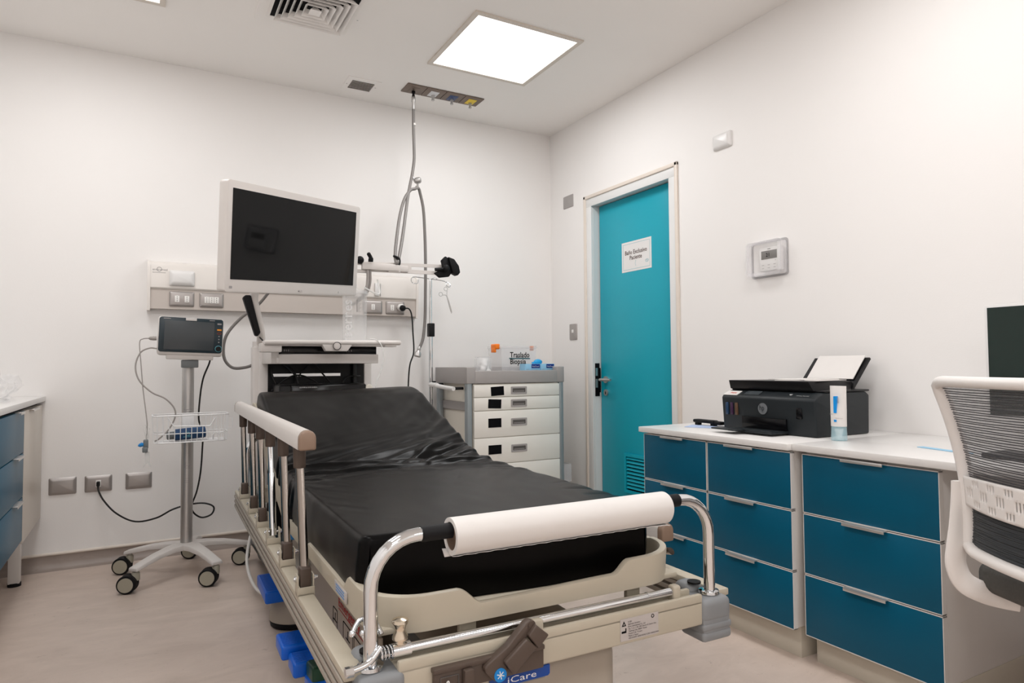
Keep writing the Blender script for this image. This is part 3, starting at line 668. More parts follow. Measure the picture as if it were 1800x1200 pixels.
# columns
MB().box(.462, .520, 3.42, 3.50, .15, 1.075, .006, 3).box(.486, .526, 3.385, 3.43, .15, 1.06, .004).build('column', 'device_white', tw)
MB().box(1.005, 1.045, 3.40, 3.47, .15, 1.0, .005, 3).build('column', 'device_white', tw)
mb = MB(); Y0 = 3.405
for (x0, x1, z0, z1) in ((.525, 1.006, .15, .845), (.525, .548, .845, 1.0), (.548, 1.006, .878, .928), (.885, 1.006, .928, .942), (.548, 1.006, .942, 1.0), (.640, 1.006, .845, .878)):
    mb.box(x0, x1, Y0, Y0+.012, z0, z1)
mb.build('back_panel', 'black_plastic', tw)
sh = MB().box(.522, .992, 3.12, 3.40, .990, 1.018, .003).box(.530, .992, 3.118, 3.130, .990, 1.0325, .002).prism([(.992-.462*k/12, 3.1165, 1.0335-.017*math.exp(-((k-6)/2.6)**2)) for k in range(0, 13)]+[(.530, 3.1165, 1.034), (.992, 3.1165, 1.034)], (0, .004, 0)).build('drawer_shelf', 'device_white', tw)
MB().box(.522, .992, 3.18, 3.40, .62, .64, .003).build('lower_shelf', 'device_white', tw)
MB().box(.498, .5325, 3.13, 3.40, .990, 1.072, .003).build('shelf_side', 'device_white', tw)
MB().box(.500, 1.02, 3.08, 3.42, 1.075, 1.090, .003).build('top_shelf', 'device_white', tw)
mb = MB(); mb.tube([(.475, 3.06, 1.080), (.50, 3.03, 1.083), (1.03, 3.03, 1.087), (1.05, 3.06, 1.087)], .011, n=12, sub=4)
mb.box(.44, .53, 3.04, 3.10, 1.040, 1.080, .006).box(.995, 1.055, 3.03, 3.10, 1.068, 1.096, .003).box(.53, 1.0, 3.045, 3.06, 1.068, 1.076, .002)
mb.prism([(.688, 3.028, 1.090), (.852, 3.028, 1.090), (.835, 3.022, 1.070), (.815, 3.020, 1.045), (.715, 3.020, 1.045), (.702, 3.022, 1.070)], (0, .03, 0), 0, .004).build('front_handle', 'device_white', tw)
kb = MB().lathe([(.0185, 0), (.0185, .006), (.015, .008)], (.765, 3.020, 1.069), (0, -1, 0), 28).build('swivel_knob', 'device_white', tw)
MB().frame((.765, 3.0115, 1.069), BX, BZ, rrect(.037, .037, .0184, 6), rrect(.032, .032, .0159, 6), .001).build('knob_ring', 'ink_black', kb)
mb = MB()
for P_ in ([(.60, 3.38, .99), (.64, 3.36, .95), (.66, 3.36, .90), (.665, 3.35, .86)], [(.54, 3.39, .98), (.545, 3.37, .93), (.575, 3.36, .86)], [(.54, 3.37, .86), (.60, 3.35, .915), (.66, 3.34, .935), (.73, 3.34, .91), (.78, 3.35, .865)], [(.74, 3.36, .99), (.79, 3.36, .93), (.84, 3.36, .87)], [(.88, 3.36, .86), (.885, 3.36, .905), (.92, 3.37, .925), (.98, 3.38, .925)], [(.72, 3.37, .99), (.68, 3.36, .95), (.65, 3.36, .90), (.645, 3.35, .87)]):
    mb.tube(P_, .0075 if len(P_) == 4 and P_[0][0] in (.60, .54, .74) else .004, n=8)
mb.tube([(.95, 3.385, 1.0), (.95, 3.385, .86)], .012, n=10, sub=1)
mb.build('cables', 'cord_black', tw)
# articulated screen arm
mb = MB(); mb.tube([(.495, 3.45, 1.07), (.494, 3.40, 1.13), (.462, 3.33, 1.24), (.447, 3.30, 1.31), (.46, 3.20, 1.42)], .020, n=12, rb=.020)
mb.cyl((.490, 3.45, 1.05), (.490, 3.45, 1.10), .028).ball((.45, 3.20, 1.42), .034).tube([(.45, 3.20, 1.42), (.50, 3.05, 1.44), (.56, 2.80, 1.45)], .022, n=12)
am = mb.build('screen_arm', 'device_white', tw)
MB().prism([(.397, 3.28, 1.300), (.408, 3.28, 1.312), (.432, 3.28, 1.312), (.479, 3.30, 1.138), (.466, 3.30, 1.120), (.455, 3.30, 1.124)], (0, .045, 0), 0, .006, 3).build('arm_cover', 'black_rubber', am)
MB().tube([(.43, 3.25, 1.325), (.425, 3.22, 1.36), (.43, 3.17, 1.40)], .004, n=6).tube([(.48, 3.40, 1.13), (.50, 3.36, 1.10), (.515, 3.34, 1.085), (.50, 3.30, 1.08)], .0035, n=6).build('arm_cable', 'cord_black', am)
MB().tube([(.55, 3.50, 1.36), (.50, 3.55, 1.29), (.42, 3.58, 1.22), (.355, 3.58, 1.13), (.345, 3.57, 1.03), (.38, 3.54, .975), (.44, 3.51, .975), (.485, 3.47, .995)], .0075, n=10).build('rear_hose', 'hose_grey', tw)
# scope holder arm to the right
hx0 = .55
mb = MB()
def slab(pts, z0, z1, y0, y1, bev=.002):
    mb.prism([(p, y0, z0) for p in ()], (0, 0, 0))
mb.box(.60, .99, 3.28, 3.296, 1.490, 1.505, .002).box(.60, .99, 3.28, 3.296, 1.450, 1.466, .002)
mb.plate((1.29, 3.296, 1.486), (1, 0, 0), (0, 0, 1), rrect(.40, .050, .024, 5), 0) if False else None
o_ = [(-.31, -.027), (.15, -.020)]+[(.15+.028*math.cos(a), .008+.028*math.sin(a)) for a in [(-PI/2+PI*k/8) for k in range(9)]]+[(.15, .036), (-.31, .022)]
i_ = [(-.05, -.003), (.13, -.002)]+[(.13+.010*math.cos(a), .007+.010*math.sin(a)) for a in [(-PI/2+PI*k/8) for k in range(9)]]+[(.13, .018), (-.05, .014)]
mb.frame((1.275, 3.296, 1.486), (1, 0, 0), (0, 0, 1), o_, i_, .010)
mb.box(.955, 1.150, 3.262, 3.288, 1.466, 1.500, .004).box(1.095, 1.160, 3.270, 3.290, 1.460, 1.503, .003).box(1.14, 1.205, 3.275, 3.287, 1.466, 1.500, .005)
mb.box(.58, .66, 3.20, 3.30, 1.44, 1.51, .01)
mb.tube([(.46, 3.20, 1.42), (.54, 3.24, 1.46), (.62, 3.26, 1.475)], .018, n=10)
ha = mb.build('support_arm', 'device_white', tw)
MB().tube([(.997, 3.26, 1.505), (.995, 3.255, 1.525), (.980, 3.25, 1.548)], [.013, .010, .006], n=8).ball((.945, 3.27, 1.512), .020).ball((.90, 3.27, 1.515), .030).build('lock_knob', 'black_rubber', ha)
MB().tube([(1.150, 3.278, 1.500), (1.152, 3.276, 1.525), (1.140, 3.274, 1.54), (1.120, 3.270, 1.545)], [.010, .010, .006, .005], n=8).build('hook', 'black_rubber', ha)
mb = MB(); mb.prism([(1.345, 3.26, 1.470), (1.375, 3.26, 1.447), (1.43, 3.26, 1.455), (1.455, 3.26, 1.49), (1.44, 3.26, 1.545), (1.41, 3.26, 1.565), (1.385, 3.26, 1.54), (1.395, 3.26, 1.50)], (0, .02, 0), 0, .004)
mb.prism([(1.445, 3.245, 1.475), (1.475, 3.245, 1.462), (1.49, 3.245, 1.48), (1.482, 3.245, 1.515), (1.455, 3.245, 1.55), (1.42, 3.245, 1.56)], (0, .045, 0), 0, .005)
mb.tube([(1.345, 3.255, 1.487), (1.38, 3.25, 1.491), (1.42, 3.248, 1.495)], .009, n=8).ball((1.405, 3.24, 1.495), .018, sc_=(1, .8, 1.2))
mb.build('holder_clamp', 'black_rubber', ha)
mb = MB(); mb.tube([(.985, 3.27, 1.462), (.985, 3.27, 1.42), (.978, 3.27, 1.37), (.955, 3.28, 1.325), (.925, 3.30, 1.295), (.90, 3.32, 1.285)], .008, n=8).tube([(1.000, 3.275, 1.462), (1.000, 3.275, 1.41), (.99, 3.28, 1.36), (.965, 3.29, 1.325), (.94, 3.31, 1.30)], .006, n=8)
mb.build('holder_tubing', ['cord_grey'], ha)
# big screen
scr = thing('display_screen', 'large white-framed flat screen tilted on an arm above the bed head', 'screen', (.52, 2.64, 1.24))
C0 = [V(.248, 2.436, 1.621), V(.234, 2.482, 1.238), V(.816, 2.882, 1.284), V(.820, 2.828, 1.674)]
cen = sum(C0, V(0, 0, 0))/4
ex = ((C0[3]+C0[2])/2-(C0[0]+C0[1])/2); W_ = ex.length; ex.normalize()
ey = ((C0[0]+C0[3])/2-(C0[1]+C0[2])/2); ey = (ey-ex*ey.dot(ex)); H_ = ey.length; ey.normalize(); en = ex.cross(ey)   # faces the camera
def sp(x, y, z=0): return cen+ex*x+ey*y+en*z
mb = MB(); mb.plate(sp(0, 0, -.040), ex, ey, rrect(W_, H_, .014, 5), .040, 0, .003); mb.plate(sp(0, 0, -.075), ex, ey, rrect(W_*.62, H_*.66, .02), .036, 0, .006)
mb.build('housing', 'device_white', scr)
gx, gy = -.002, .0095
mb = MB(); mb.plate(sp(gx, gy, .0005), ex, ey, rrect(W_-.050, H_-.073, .0015, 2), .0006); mb.build('screen_glass', 'screen_dark', scr)
mb = MB(); text_mb(mb, 'LG', sp(.006, -H_/2+.009, .0006), ex, ey, .012); mb.ball(sp(.002, -H_/2+.013, .0008), .0035, n=10, sc_=(1, 1, 1)); mb.build('logo', 'ink_grey', scr)
mb = MB(); mb.plate(sp(-W_/2+.026, -H_/2+.018, .0003), ex, ey, rrect(.013, .009, .002), .0005); mb.box(0, .002, 0, .001, 0, .008, M=Matrix.Translation(sp(W_/2-.12, -H_/2+.01, .001))); mb.build('badge', 'ink_grey', scr)
MB().prism([sp(-.04, -.04, -.075), sp(.04, -.04, -.075), sp(.04, .04, -.075), sp(-.04, .04, -.075)], -en*.05).build('mount_plate', 'device_white', scr)
# processors in the trolley
vp = thing('video_processor', 'flat glossy black processor box on the trolley shelf below the front handle', 'processor', (.76, 3.26, 1.019))
MB().box(.540, .985, 3.125, 3.39, 1.0315, 1.0700, .003).build('case', 'black_gloss', vp)
mb = MB()
for x in (.553, .562, .571, .838, .848, .860): mb.box(x, x+.003, 3.1242, 3.1252, 1.046, 1.054)
mb.build('indicators', 'ink_grey', vp)
MB().box(.6, .9, 3.14, 3.38, 1.018, 1.0316).build('feet', 'black_plastic', vp)
lp = thing('light_source', 'black light source unit with rounded corners just behind the mattress head', 'processor', (.78, 3.25, .641))
MB().box(.545, .955, 3.19, 3.40, .641, .893, .012, 3).build('case', 'black_plastic', lp)
MB().box(.595, .950, 3.178, 3.195, .66, .890, .006).build('front_panel', 'black_gloss', lp)
mb = MB(); text_mb(mb, 'OLYMPUS EVIS EXERA', (.632, 3.1775, .876), BX, BZ, .0085); mb.build('lettering', 'mark_white', lp)
MB().lathe([(.018, 0), (.020, .004), (.020, .016), (.016, .02)], (.963, 3.20, .868), (.2, -1, 0), 20).build('side_knob', 'cart_cream', lp)
# suction canister
cn = thing('suction_canister', 'clear suction canister lettered serres standing on the trolley top', 'canister', (.905, 3.22, 1.091))
CX, CYc = .905, 3.22
MB().lathe([(.055, 0), (.057, .005), (.060, .235), (.064, .240), (.064, .250), (.058, .252)], (CX, CYc, 1.091), n=32).build('jar', 'bottle_clear', cn)
MB().lathe([(.062, 0), (.062, .014), (.030, .022), (.012, .026), (.012, .045), (.008, .046)], (CX, CYc, 1.335), n=28).build('lid', 'bottle_clear', cn)
mb = MB()
for i, ch in enumerate('serres'):
    a = -1.05
    text_mb(mb, ch, (CX-.030, CYc-.056, 1.118+i*.031), (0, 0, 1), (-.86, .50, 0), .066, bold=.0012)
mb.build('lettering', 'mark_white', cn)
mb = MB()
for k in range(12): mb.box(CX-.002, CX+.008+.006*(k % 3 == 0), CYc-.0605, CYc-.0598, 1.24+k*.006, 1.2412+k*.006)
mb.box(CX-.008, CX-.004, CYc-.0605, CYc-.0598, 1.24, 1.30)
mb.build('scale', 'ink_grey', cn)
MB().tube([(CX+.03, 3.16, 1.36), (CX+.09, 3.15, 1.33), (CX+.12, 3.2, 1.35), (CX+.14, 3.3, 1.42)], .004, n=8).build('outlet_tube', 'clear_tube', cn)
tb_ = MB().tube([(.93, 3.05, 1.105), (.955, 3.02, 1.098), (.975, 3.0, 1.06), (.975, 2.99, 1.0), (.955, 2.98, .94), (.935, 2.97, .90), (.928, 2.965, .86)], .0024, n=8).build('drain_tubing', 'clear_tube', loc=(.93, 3.05, 1.105))
tag(tb_, 'thin clear tubing hanging over the front handle of the trolley', 'tube')
wt = MB().tube([(.55, 3.25, .42), (.45, 3.18, .30), (.405, 3.12, .18), (.40, 3.06, .10), (.43, 2.98, .035), (.50, 2.93, .012), (.58, 2.90, .010)], .0065, n=10).build('white_hose', 'cord_white', loc=(.43, 3.0, .035))
tag(wt, 'thick white hose drooping to the floor between trolley and stretcher', 'hose')

# ================================================================== STRETCHER (local: u across, v towards the head)
AB = math.radians(1.2)
bed = thing('hospital_stretcher', 'cream hospital stretcher with chrome push bar and folding side rails', 'stretcher', (.35, 1.133, 0), -AB)
def B(mb, name, m, parent=bed, **k): return mb.build(name, m, parent, local=True, **k)
LV = 1.90
def side_beam(u0, u1, out):
    # extrusion with grooved outer face
    mb = MB()
    mb.box(u0, u1, .0, LV, .440, .456, .003); bmb = B(mb, 'side_beam', 'bed_cream')
    x0, x1 = (u0-.002, u1-.004) if out < 0 else (u0+.004, u1+.002)
    m2 = MB().box(x0+.004, x1-.004, .01, LV, .392, .441, .001); B(m2, 'beam_core', 'channel_dark', bmb)
    m3 = MB()
    for z0, z1 in ((.426, .438), (.407, .418), (.388, .399)): m3.box(x0, x1, .01, LV, z0, z1, .002)
    B(m3, 'groove_strip', 'channel_shaded', bmb)
side_beam(-.049, -.013, -1); side_beam(.806, .842, 1)
for v0, v1, nm in ((-.020, .032, 'foot'), (LV-.03, LV+.02, 'head')):
    zc = .396
    mb = MB(); mb.box(.04, .742, v0, v1, zc, .452, .005, 3).box(.04, .742, v0, v0+.012, .44, .464, .004).box(.04, .742, v1-.012, v1, .44, .464, .004)
    B(mb, 'cross_beam', 'bed_cream')
# printed plates on the foot beam
lb = MB().box(.514, .614, -.0212, -.0202, .404, .449); lb = B(lb, 'data_label', 'label_silver')
mb = MB(); yl = -.0214
for i, tx in enumerate(('R 200', 'Hydraulic Stretcher', 'Sinon International Co., Ltd.', ' No. 7, Ln. 1, Rd. 500, Section 8, District Site', ' Taichung City, 40850, Taiwan', ' Product Life: 10 years', ' Made in Taiwan', ' UDI (01)04711695310376(11)20211004(21)W01')):
    text_mb(mb, tx, (.533, yl, .4405-.0048*i), (1, 0, 0), (0, 0, 1), .0046, sx=.88)
mb.box(.517, .529, -.0216, -.0212, .4205, .4245).box(.5265, .529, -.0216, -.0212, .424, .4300)
mb.frame((.523, yl, .4385), (1, 0, 0), (0, 0, 1), [(-.0055, -.004), (.0055, -.004), (.0, .0065)], [(-.0025, -.0022), (.0025, -.0022), (0, .0022)], .0003)
mb.frame((.5985, yl, .4430), (1, 0, 0), (0, 0, 1), rrect(.008, .008, .0039), rrect(.005, .005, .0024), .0003)
B(mb, 'label_print', 'ink_black', lb)
# corner bumpers
def bumper(u, v, su, sv):
    # su: side on which the block sticks out, sv: 1 foot end, -1 head end
    hu, hv = .043, .038
    mb = MB(); mb.box(u-hu, u+hu, v-hv, v+hv, .398, .449, .013, 4).box(u-hu, u+hu, v-hv, v+hv, .381, .3965, .005, 3).box(u-hu, u+hu, v-hv, v+hv, .357, .3795, .008, 3).box(u-hu+.002, u+hu-.002, v-hv+.002, v+hv-.002, .365, .43, .008)
    bp = B(mb, 'corner_bumper', 'bumper_grey')
    mb = MB(); mb.box(u-.030, u+.022, v+sv*.052-.028, v+sv*.052+.028, .40, .466, .018, 4); B(mb, 'bumper_lug', 'bumper_grey', bp)
    mb = MB(); mb.lathe([(.0, 0), (.0155, .0), (.0155, .004)], (u-.006, v+sv*.030, .4665), n=18); B(mb, 'lug_hole', 'black_rubber', bp)
    mb = MB(); mb.lathe([(.021, 0), (.024, .003), (.023, .009), (.015, .011)], (u+.010*su, v, .448), n=24); B(mb, 'post_collar', 'chrome', bp)
bumper(.781, .012, 1, 1); bumper(.010, .012, -1, 1); bumper(.010, LV+.0, -1, -1); bumper(.781, LV+.0, 1, -1)
# push handle at the foot and at the head
def push_handle(v, zt, dz0, dz1):
    rB = .085; pts = []
    pts += [V(0, v, .44), V(0, v, zt-rB)]
    for k in range(1, 9): a = PI/2*k/8; pts.append(V(rB-rB*math.cos(a), v, zt-rB+rB*math.sin(a)))
    pts += [V(.792-rB, v, zt)]
    for k in range(1, 9): a = PI/2*k/8; pts.append(V(.792-rB+rB*math.sin(a), v, zt-rB+rB*math.cos(a)))
    pts += [V(.792, v, .44)]
    ph = B(MB().tube(pts, .0128, n=24, sub=1), 'push_handle', 'chrome')
    B(MB().tube([(.092, v, zt), (.700, v, zt)], .0142, n=24, sub=1), 'handle_grip', 'black_rubber', ph)
push_handle(.010, .670, 0, 0); push_handle(LV+.0, .690, 0, 0)
# litter tray with raised wavy rim (foot part) and the tilting back part
RW = .037
def rim(path, ztop, zbot, name, par=bed, m='bed_cream', th=.012):
    # path: list of (u, v) outer line, ztop(s) height at each vertex
    P = [V(p[0], p[1], 0) for p in path]; n = len(P); vs_, fs = [], []
    for i in range(n):
        a = P[max(0, i-1)]; b = P[min(n-1, i+1)]; t = (b-a).normalized(); nn = V(-t.y, t.x, 0)
        zt, zb = ztop[i], zbot[i]
        o_ = P[i]; q = P[i]+nn*th
        sec = [(o_, zb), (o_-nn*.001, zb+(zt-zb)*.5), (o_-nn*.003, zt-.006), (o_-nn*.002, zt-.001), (o_+nn*.003, zt+.0015), (q-nn*.002, zt), (q, zt-.005), (q+nn*.001, zb+.004), (q, zb)]
        vs_ += [V(p.x, p.y, z) for p, z in sec]
    m_ = 9
    for i in range(n-1):
        for j in range(m_): fs.append((i*m_+j, i*m_+(j+1) % m_, (i+1)*m_+(j+1) % m_, (i+1)*m_+j))
    fs += [tuple(range(m_)), tuple(range((n-1)*m_, n*m_))]
    return B(MB().raw(vs_, fs), name, m, par, smooth=50)
def lerp_tab(tab, x):
    for (a, va), (b, vb) in zip(tab, tab[1:]):
        if x <= b:
            t = max(0, min(1, (x-a)/(b-a))); t = t*t*(3-2*t); return va+(vb-va)*t
    return tab[-1][1]
U0, U1, V0, RC = .008, .728, .020, .105
path = []
vv_ = .63
while vv_ > V0+RC: path.append((U0, vv_)); vv_ -= .01
for k in range(13): a = PI+PI/2*k/12; path.append((U0+RC+RC*math.cos(a), V0+RC+RC*math.sin(a)))
uu_ = U0+RC+.01
while uu_ < U1-RC: path.append((uu_, V0)); uu_ += .008
for k in range(13): a = 1.5*PI+PI/2*k/12; path.append((U1-RC+RC*math.cos(a), V0+RC+RC*math.sin(a)))
vv_ = V0+RC+.01
while vv_ < .63: path.append((U1, vv_)); vv_ += .01
# cumulative length
cum = [0]
for a, b in zip(path, path[1:]): cum.append(cum[-1]+math.dist(a, b))
Ltot = cum[-1]
def rim_h(i):
    u, v = path[i]
    side = .001
    if v > V0+RC:
        return lerp_tab([(0, .556), (.19, .556), (.235, .528), (.60, .528), (.64, .51)], v)
    return lerp_tab([(0, .556), (.170, .555), (.222, .523), (.530, .528), (.572, .554), (.8, .560)], u)
rim(path, [rim_h(i) for i in range(len(path))], [.490]*len(path), 'litter_rim', th=.014)
mb = MB(); mb.box(U0+.004, U1-.004, V0+.02, .95, .488, .500, .004); B(mb, 'litter_deck', 'bed_cream')
for (u, v) in ((.20, .05), (.60, .05), (.20, .9), (.60, .9)): B(MB().box(u-.018, u+.018, v-.006, v+.006, .40, .49, .002), 'deck_support', 'bed_cream')
# back section: tilted deck and side lips
ang = math.atan2(.205, .62)
def bk_(u, s_, n_): return V(u, .93+s_*math.cos(ang)-n_*math.sin(ang), .510+s_*math.sin(ang)+n_*math.cos(ang))
mb = MB(); mb.raw([bk_(u, s_, n_) for u in (U0+.004, U1-.004) for s_ in (0, .92) for n_ in (-.012, 0)], [(0, 1, 3, 2), (4, 6, 7, 5), (0, 4, 5, 1), (2, 3, 7, 6), (0, 2, 6, 4), (1, 5, 7, 3)], 0, .003)
B(mb, 'back_deck', 'bed_cream')
for u in (U0-.002, U1-.010):
    pts = [(u, s_, h_) for s_, h_ in ((.0, -.03), (.0, .02), (.03, .045), (.10, .050), (.16, .030), (.70, .030), (.76, .050), (.86, .052), (.92, .03), (.92, -.02), (.4, -.03))]
    mb = MB(); mb.prism([bk_(*p) for p in pts], (.012, 0, 0), 0, .003); B(mb, 'back_lip', 'bed_cream')
mb = MB(); mb.prism([(U0, .655, .488), (U0, .66, .54), (U0, .70, .55), (U0, .74, .53), (U0, .90, .53), (U0, .92, .488)], (.012, 0, 0), 0, .003); B(mb, 'back_lip', 'bed_cream')
# side rails
def side_rail(side, up=True):
    u = -.031 if side < 0 else .824
    vb = [.445, .690, .935, 1.170, 1.400, 1.700]
    if up: zb, zt, dv = .478, .762, .078
    else: zb, zt, dv = .452, .500, -.27
    v0, v1 = (.415, 1.93) if up else (.185, 1.70)
    zr = .785 if up else .522
    sr = B(MB().raw([], []), 'side_rail', 'rail_white') if False else None
    prof = [(-.019, 0), (-.019, .030), (-.014, .040), (-.006, .0445), (.006, .0445), (.014, .040), (.019, .030), (.019, 0)]
    mb = MB(); mb.prism([(u+p[0], v0+.02, zr+p[1]) for p in prof], (0, v1-v0-.04, 0)); hr = B(mb, 'side_rail', 'rail_white')
    for (va, vbx, s_) in ((v0, v0+.022, 1), (v1-.022, v1, -1)):
        mb = MB(); mb.prism([(u+p[0]*1.02, va, zr-.001+p[1]*1.02) for p in prof], (0, vbx-va, 0), 0, .006, 3); B(mb, 'rail_end_cap', 'rail_cap', hr)
    for i, v in enumerate(vb):
        tilt = V(0, dv, zt-zb); b0 = V(u, v, zb); t0 = b0+tilt
        chrome_ = (i == 2)
        pm_ = MB()
        if up and i == 2:
            pm_.tube([b0, b0+tilt*.62], .0105, n=16, sub=1); pm_.tube([b0+tilt*.55, t0], .0080, n=16, sub=1)
        else: pm_.tube([b0, t0], .0075, n=16, sub=1, rb=.0115, up=(0, 1, 0) if False else None)
        ps = B(pm_, 'rail_post', 'chrome' if (up and i == 2) else 'bronze_tube', hr)
        if up:
            B(MB().lathe([(.0135, 0), (.0145, .003), (.0155, .045), (.0155, .062)], t0-V(0, .006, .030), (0, dv*.5, 1), 16), 'post_socket', 'rail_brown', hr)
        if i != 2 or not up: B(MB().box(u-.0125, u+.0125, v-.013, v+.019, zb-.008, zb+.038, .004, 3), 'post_foot', 'rail_brown', hr)
        # pivot bracket (fixed to the beam)
        mb = MB(); mb.box(u-.019, u-.0155, v-.014, v+.016, .452, .500, .0012).box(u+.0155, u+.019, v-.014, v+.016, .452, .500, .0012).box(u-.019, u+.019, v-.018, v-.0145, .450, .474, .0012).box(u-.019, u+.019, v-.018, v+.016, .455, .459)
        bkt = B(mb, 'rail_bracket', 'bed_cream')
        mb = MB(); mb.cyl((u-.025, v+.002, .489), (u+.029, v+.002, .489), .0035, n=10).cyl((u-.023, v+.002, .489), (u-.019, v+.002, .489), .0065, n=12).cyl((u+.019, v+.002, .489), (u+.023, v+.002, .489), .0065, n=12)
        B(mb, 'bolt', 'chrome', bkt)
side_rail(-1, True); side_rail(1, False)
# chrome stowage bar over the foot beam
mb = MB(); mb.tube([(.062, .0, .476), (.665, .0, .475)], .0090, n=20, sub=1).cyl((.035, 0, .476), (.068, 0, .476), .0125, n=20).cyl((.600, 0, .476), (.606, 0, .476), .0092, n=20).cyl((.606, 0, .476), (.68, 0, .476), .0062)
for k in range(4): mb.tube([(.012+.006*k+.0015*math.sin(a*PI/6)*0+.006*a/12, .011*math.cos(a*PI/6), .476+.011*math.sin(a*PI/6)) for a in range(13)], .0016, n=6, sub=1)
lvb = B(mb, 'release_bar', 'chrome')
B(MB().lathe([(.008, 0), (.008, .006), (.014, .008), (.014, .013), (.009, .022), (.010, .030), (.015, .037), (.014, .042), (.006, .045)], (.050, 0, .487), n=24), 'bar_knob', 'brass_knob', lvb)
mb = MB(); mb.tube([(-.045, -.012, .462), (-.01, -.008, .468), (.015, 0, .487)], .006, n=10)
mb.tube([(-.030, .02, .512), (-.012, .035, .527), (.01, .03, .525), (.02, .01, .505)], .0045, n=10).tube([(-.012, .018, .510), (-.005, .01, .49), (-.002, 0, .470)], .004, n=8).ball((-.030, .02, .512), .006).ball((-.012, .018, .510), .0055).lathe([(.009, 0), (.009, .014)], (-.05, -.012, .462), (1, 0, 0), 6)
B(mb, 'release_hook', 'chrome', lvb)
B(MB().box(.668, .690, -.010, .012, .452, .489, .006, 3), 'bar_bracket', 'bed_cream')
# brown selector plate and lever
pt_ = MB().box(.101, .325, -.032, -.020, .398, .438, .003).box(.099, .325, -.036, -.020, .434, .443, .002).box(.154, .173, -.046, -.030, .402, .434, .003)
pt_ = B(pt_, 'selector_plate', 'rail_brown')
mb = MB(); text_mb(mb, '0', (.122, -.0365, .411), (1, 0, 0), (0, 0, 1), .013, bold=.0006); B(mb, 'numeral', 'mark_white', pt_)
B(MB().frame((.130, -.032, .416), (1, 0, 0), (0, 0, 1), rrect(.036, .021, .002), rrect(.033, .018, .001), .002), 'dial_window', 'recess_dark', pt_)
P1 = [(0.279, 0.495), (0.287, 0.499), (0.299, 0.494), (0.301, 0.485), (0.284, 0.47), (0.255, 0.451), (0.234, 0.431), (0.242, 0.415), (0.224, 0.399), (0.212, 0.403), (0.196, 0.42), (0.193, 0.429), (0.2, 0.436), (0.241, 0.46), (0.26, 0.478)]
P2 = [(0.275, 0.47), (0.297, 0.45), (0.248, 0.41), (0.229, 0.436)]
P3 = [(0.295, 0.492), (0.323, 0.468), (0.3, 0.447), (0.279, 0.474)]
mb = MB(); mb.prism([(x, -.046, z) for x, z in P1], (0, .018, 0), 0, .003, 3)
mb.prism([(x, -.056, z) for x, z in P2], (0, .024, 0), 0, .003, 3).prism([(x, -.056, z) for x, z in P3], (0, .024, 0), 0, .003, 3)
lv = B(mb, 'lever_handle', 'rail_brown')
mb = MB(); mb.cyl((0.224, -.0455, 0.412), (0.224, -.0472, 0.412), .0125, n=24); B(mb, 'lever_badge', 'brand_light_blue', lv)
mb = MB(); mb.cyl((0.29, -.0455, 0.49), (0.29, -.0475, 0.49), .0075, n=20); B(mb, 'pivot', 'rail_brown', lv)
mb = MB(); c_ = V(0.224, -.0475, 0.412)
for k in range(3):
    a = k*PI/3+.3; mb.box(-.0075, .0075, -.0003, .0003, -.0008, .0008, M=Matrix.Translation(c_) @ Matrix.Rotation(a, 4, 'Y'))
B(mb, 'badge_star', 'mark_white', lv)
B(MB().box(.296, .326, -.030, -.012, .455, .488, .003), 'lever_bracket', 'bed_cream')
# chassis under the litter
mb = MB(); mb.box(.17, .575, .06, .56, .10, .385, .045, 5); cc = B(mb, 'column_cover', 'bed_beige')
mb = MB(); mb.box(.17, .60, 1.35, 1.85, .10, .352, .045, 5); B(mb, 'column_cover', 'bed_beige')
mb = MB(); mb.box(.125, .66, .40, 1.60, .10, .24, .02, 3); B(mb, 'chassis_cover', 'bed_beige')
mb = MB(); mb.box(.10, .110, .30, 1.05, .205, .378, .002); pn = B(mb, 'instruction_panel', 'bed_beige')
mb = MB(); EX, EY_ = (0, -1, 0), (0, 0, 1)
text_mb(mb, 'Emergency', (.0995, .672, .335), EX, EY_, .034, sx=1.45, bold=.0006)
mb.box(.0992, .0996, .41, .67, .326, .3285); B(mb, 'warning_word', 'ink_red', pn)
mb = MB()
for (a, b, c, dd) in ((.685, .735, .25, .315), (.52, .62, .245, .312), (.42, .51, .245, .312)):
    mb.frame((.0995, (a+b)/2, (c+dd)/2), EX, EY_, rrect(b-a, dd-c, .004), rrect(b-a-.005, dd-c-.005, .003), .0005)
    mb.box(.099, .0995, (a+b)/2-.02, (a+b)/2+.02, (c+dd)/2-.002, (c+dd)/2+.001).box(.099, .0995, (a+b)/2-.002, (a+b)/2+.002, (c+dd)/2-.002, dd-.012)
for v in (.71, .57, .45): mb.lathe([(.024, 0), (.020, .015), (.010, .026), (.0, .03)], (.106, v, .212), (0, 0, 1), 12)
B(mb, 'pictograms', 'ink_black', pn)
MB_k = MB().box(.15, .36, .02, .60, .35, .372, .004); B(MB_k, 'frame_plate', 'bumper_grey')
# brand plate
bp = MB().prism([(.215, -.021, .376), (.340, -.021, .376), (.344, -.021, .380), (.344, -.021, .396), (.215, -.021, .396)], (0, .004, 0)); bp = B(bp, 'brand_plate', 'brand_blue')
mb = MB(); text_mb(mb, 'iCare', (.250, -.0214, .3805), (1, 0, 0), (0, 0, 1), .0165, sx=1.75); B(mb, 'brand_lettering', 'mark_white', bp)
B(MB().box(.17, .335, -.016, .05, .378, .397, .002), 'lower_bar', 'bed_cream')
st_ = MB().box(U0-.0045, U0-.0015, .20, .30, .500, .522, .0005); st_ = B(st_, 'tray_sticker', 'label_silver')
mb = MB()
for k in range(3): mb.box(U0-.0050, U0-.0046, .215, .285, .504+.006*k, .506+.006*k)
B(mb, 'sticker_print', 'brand_light_blue', st_)
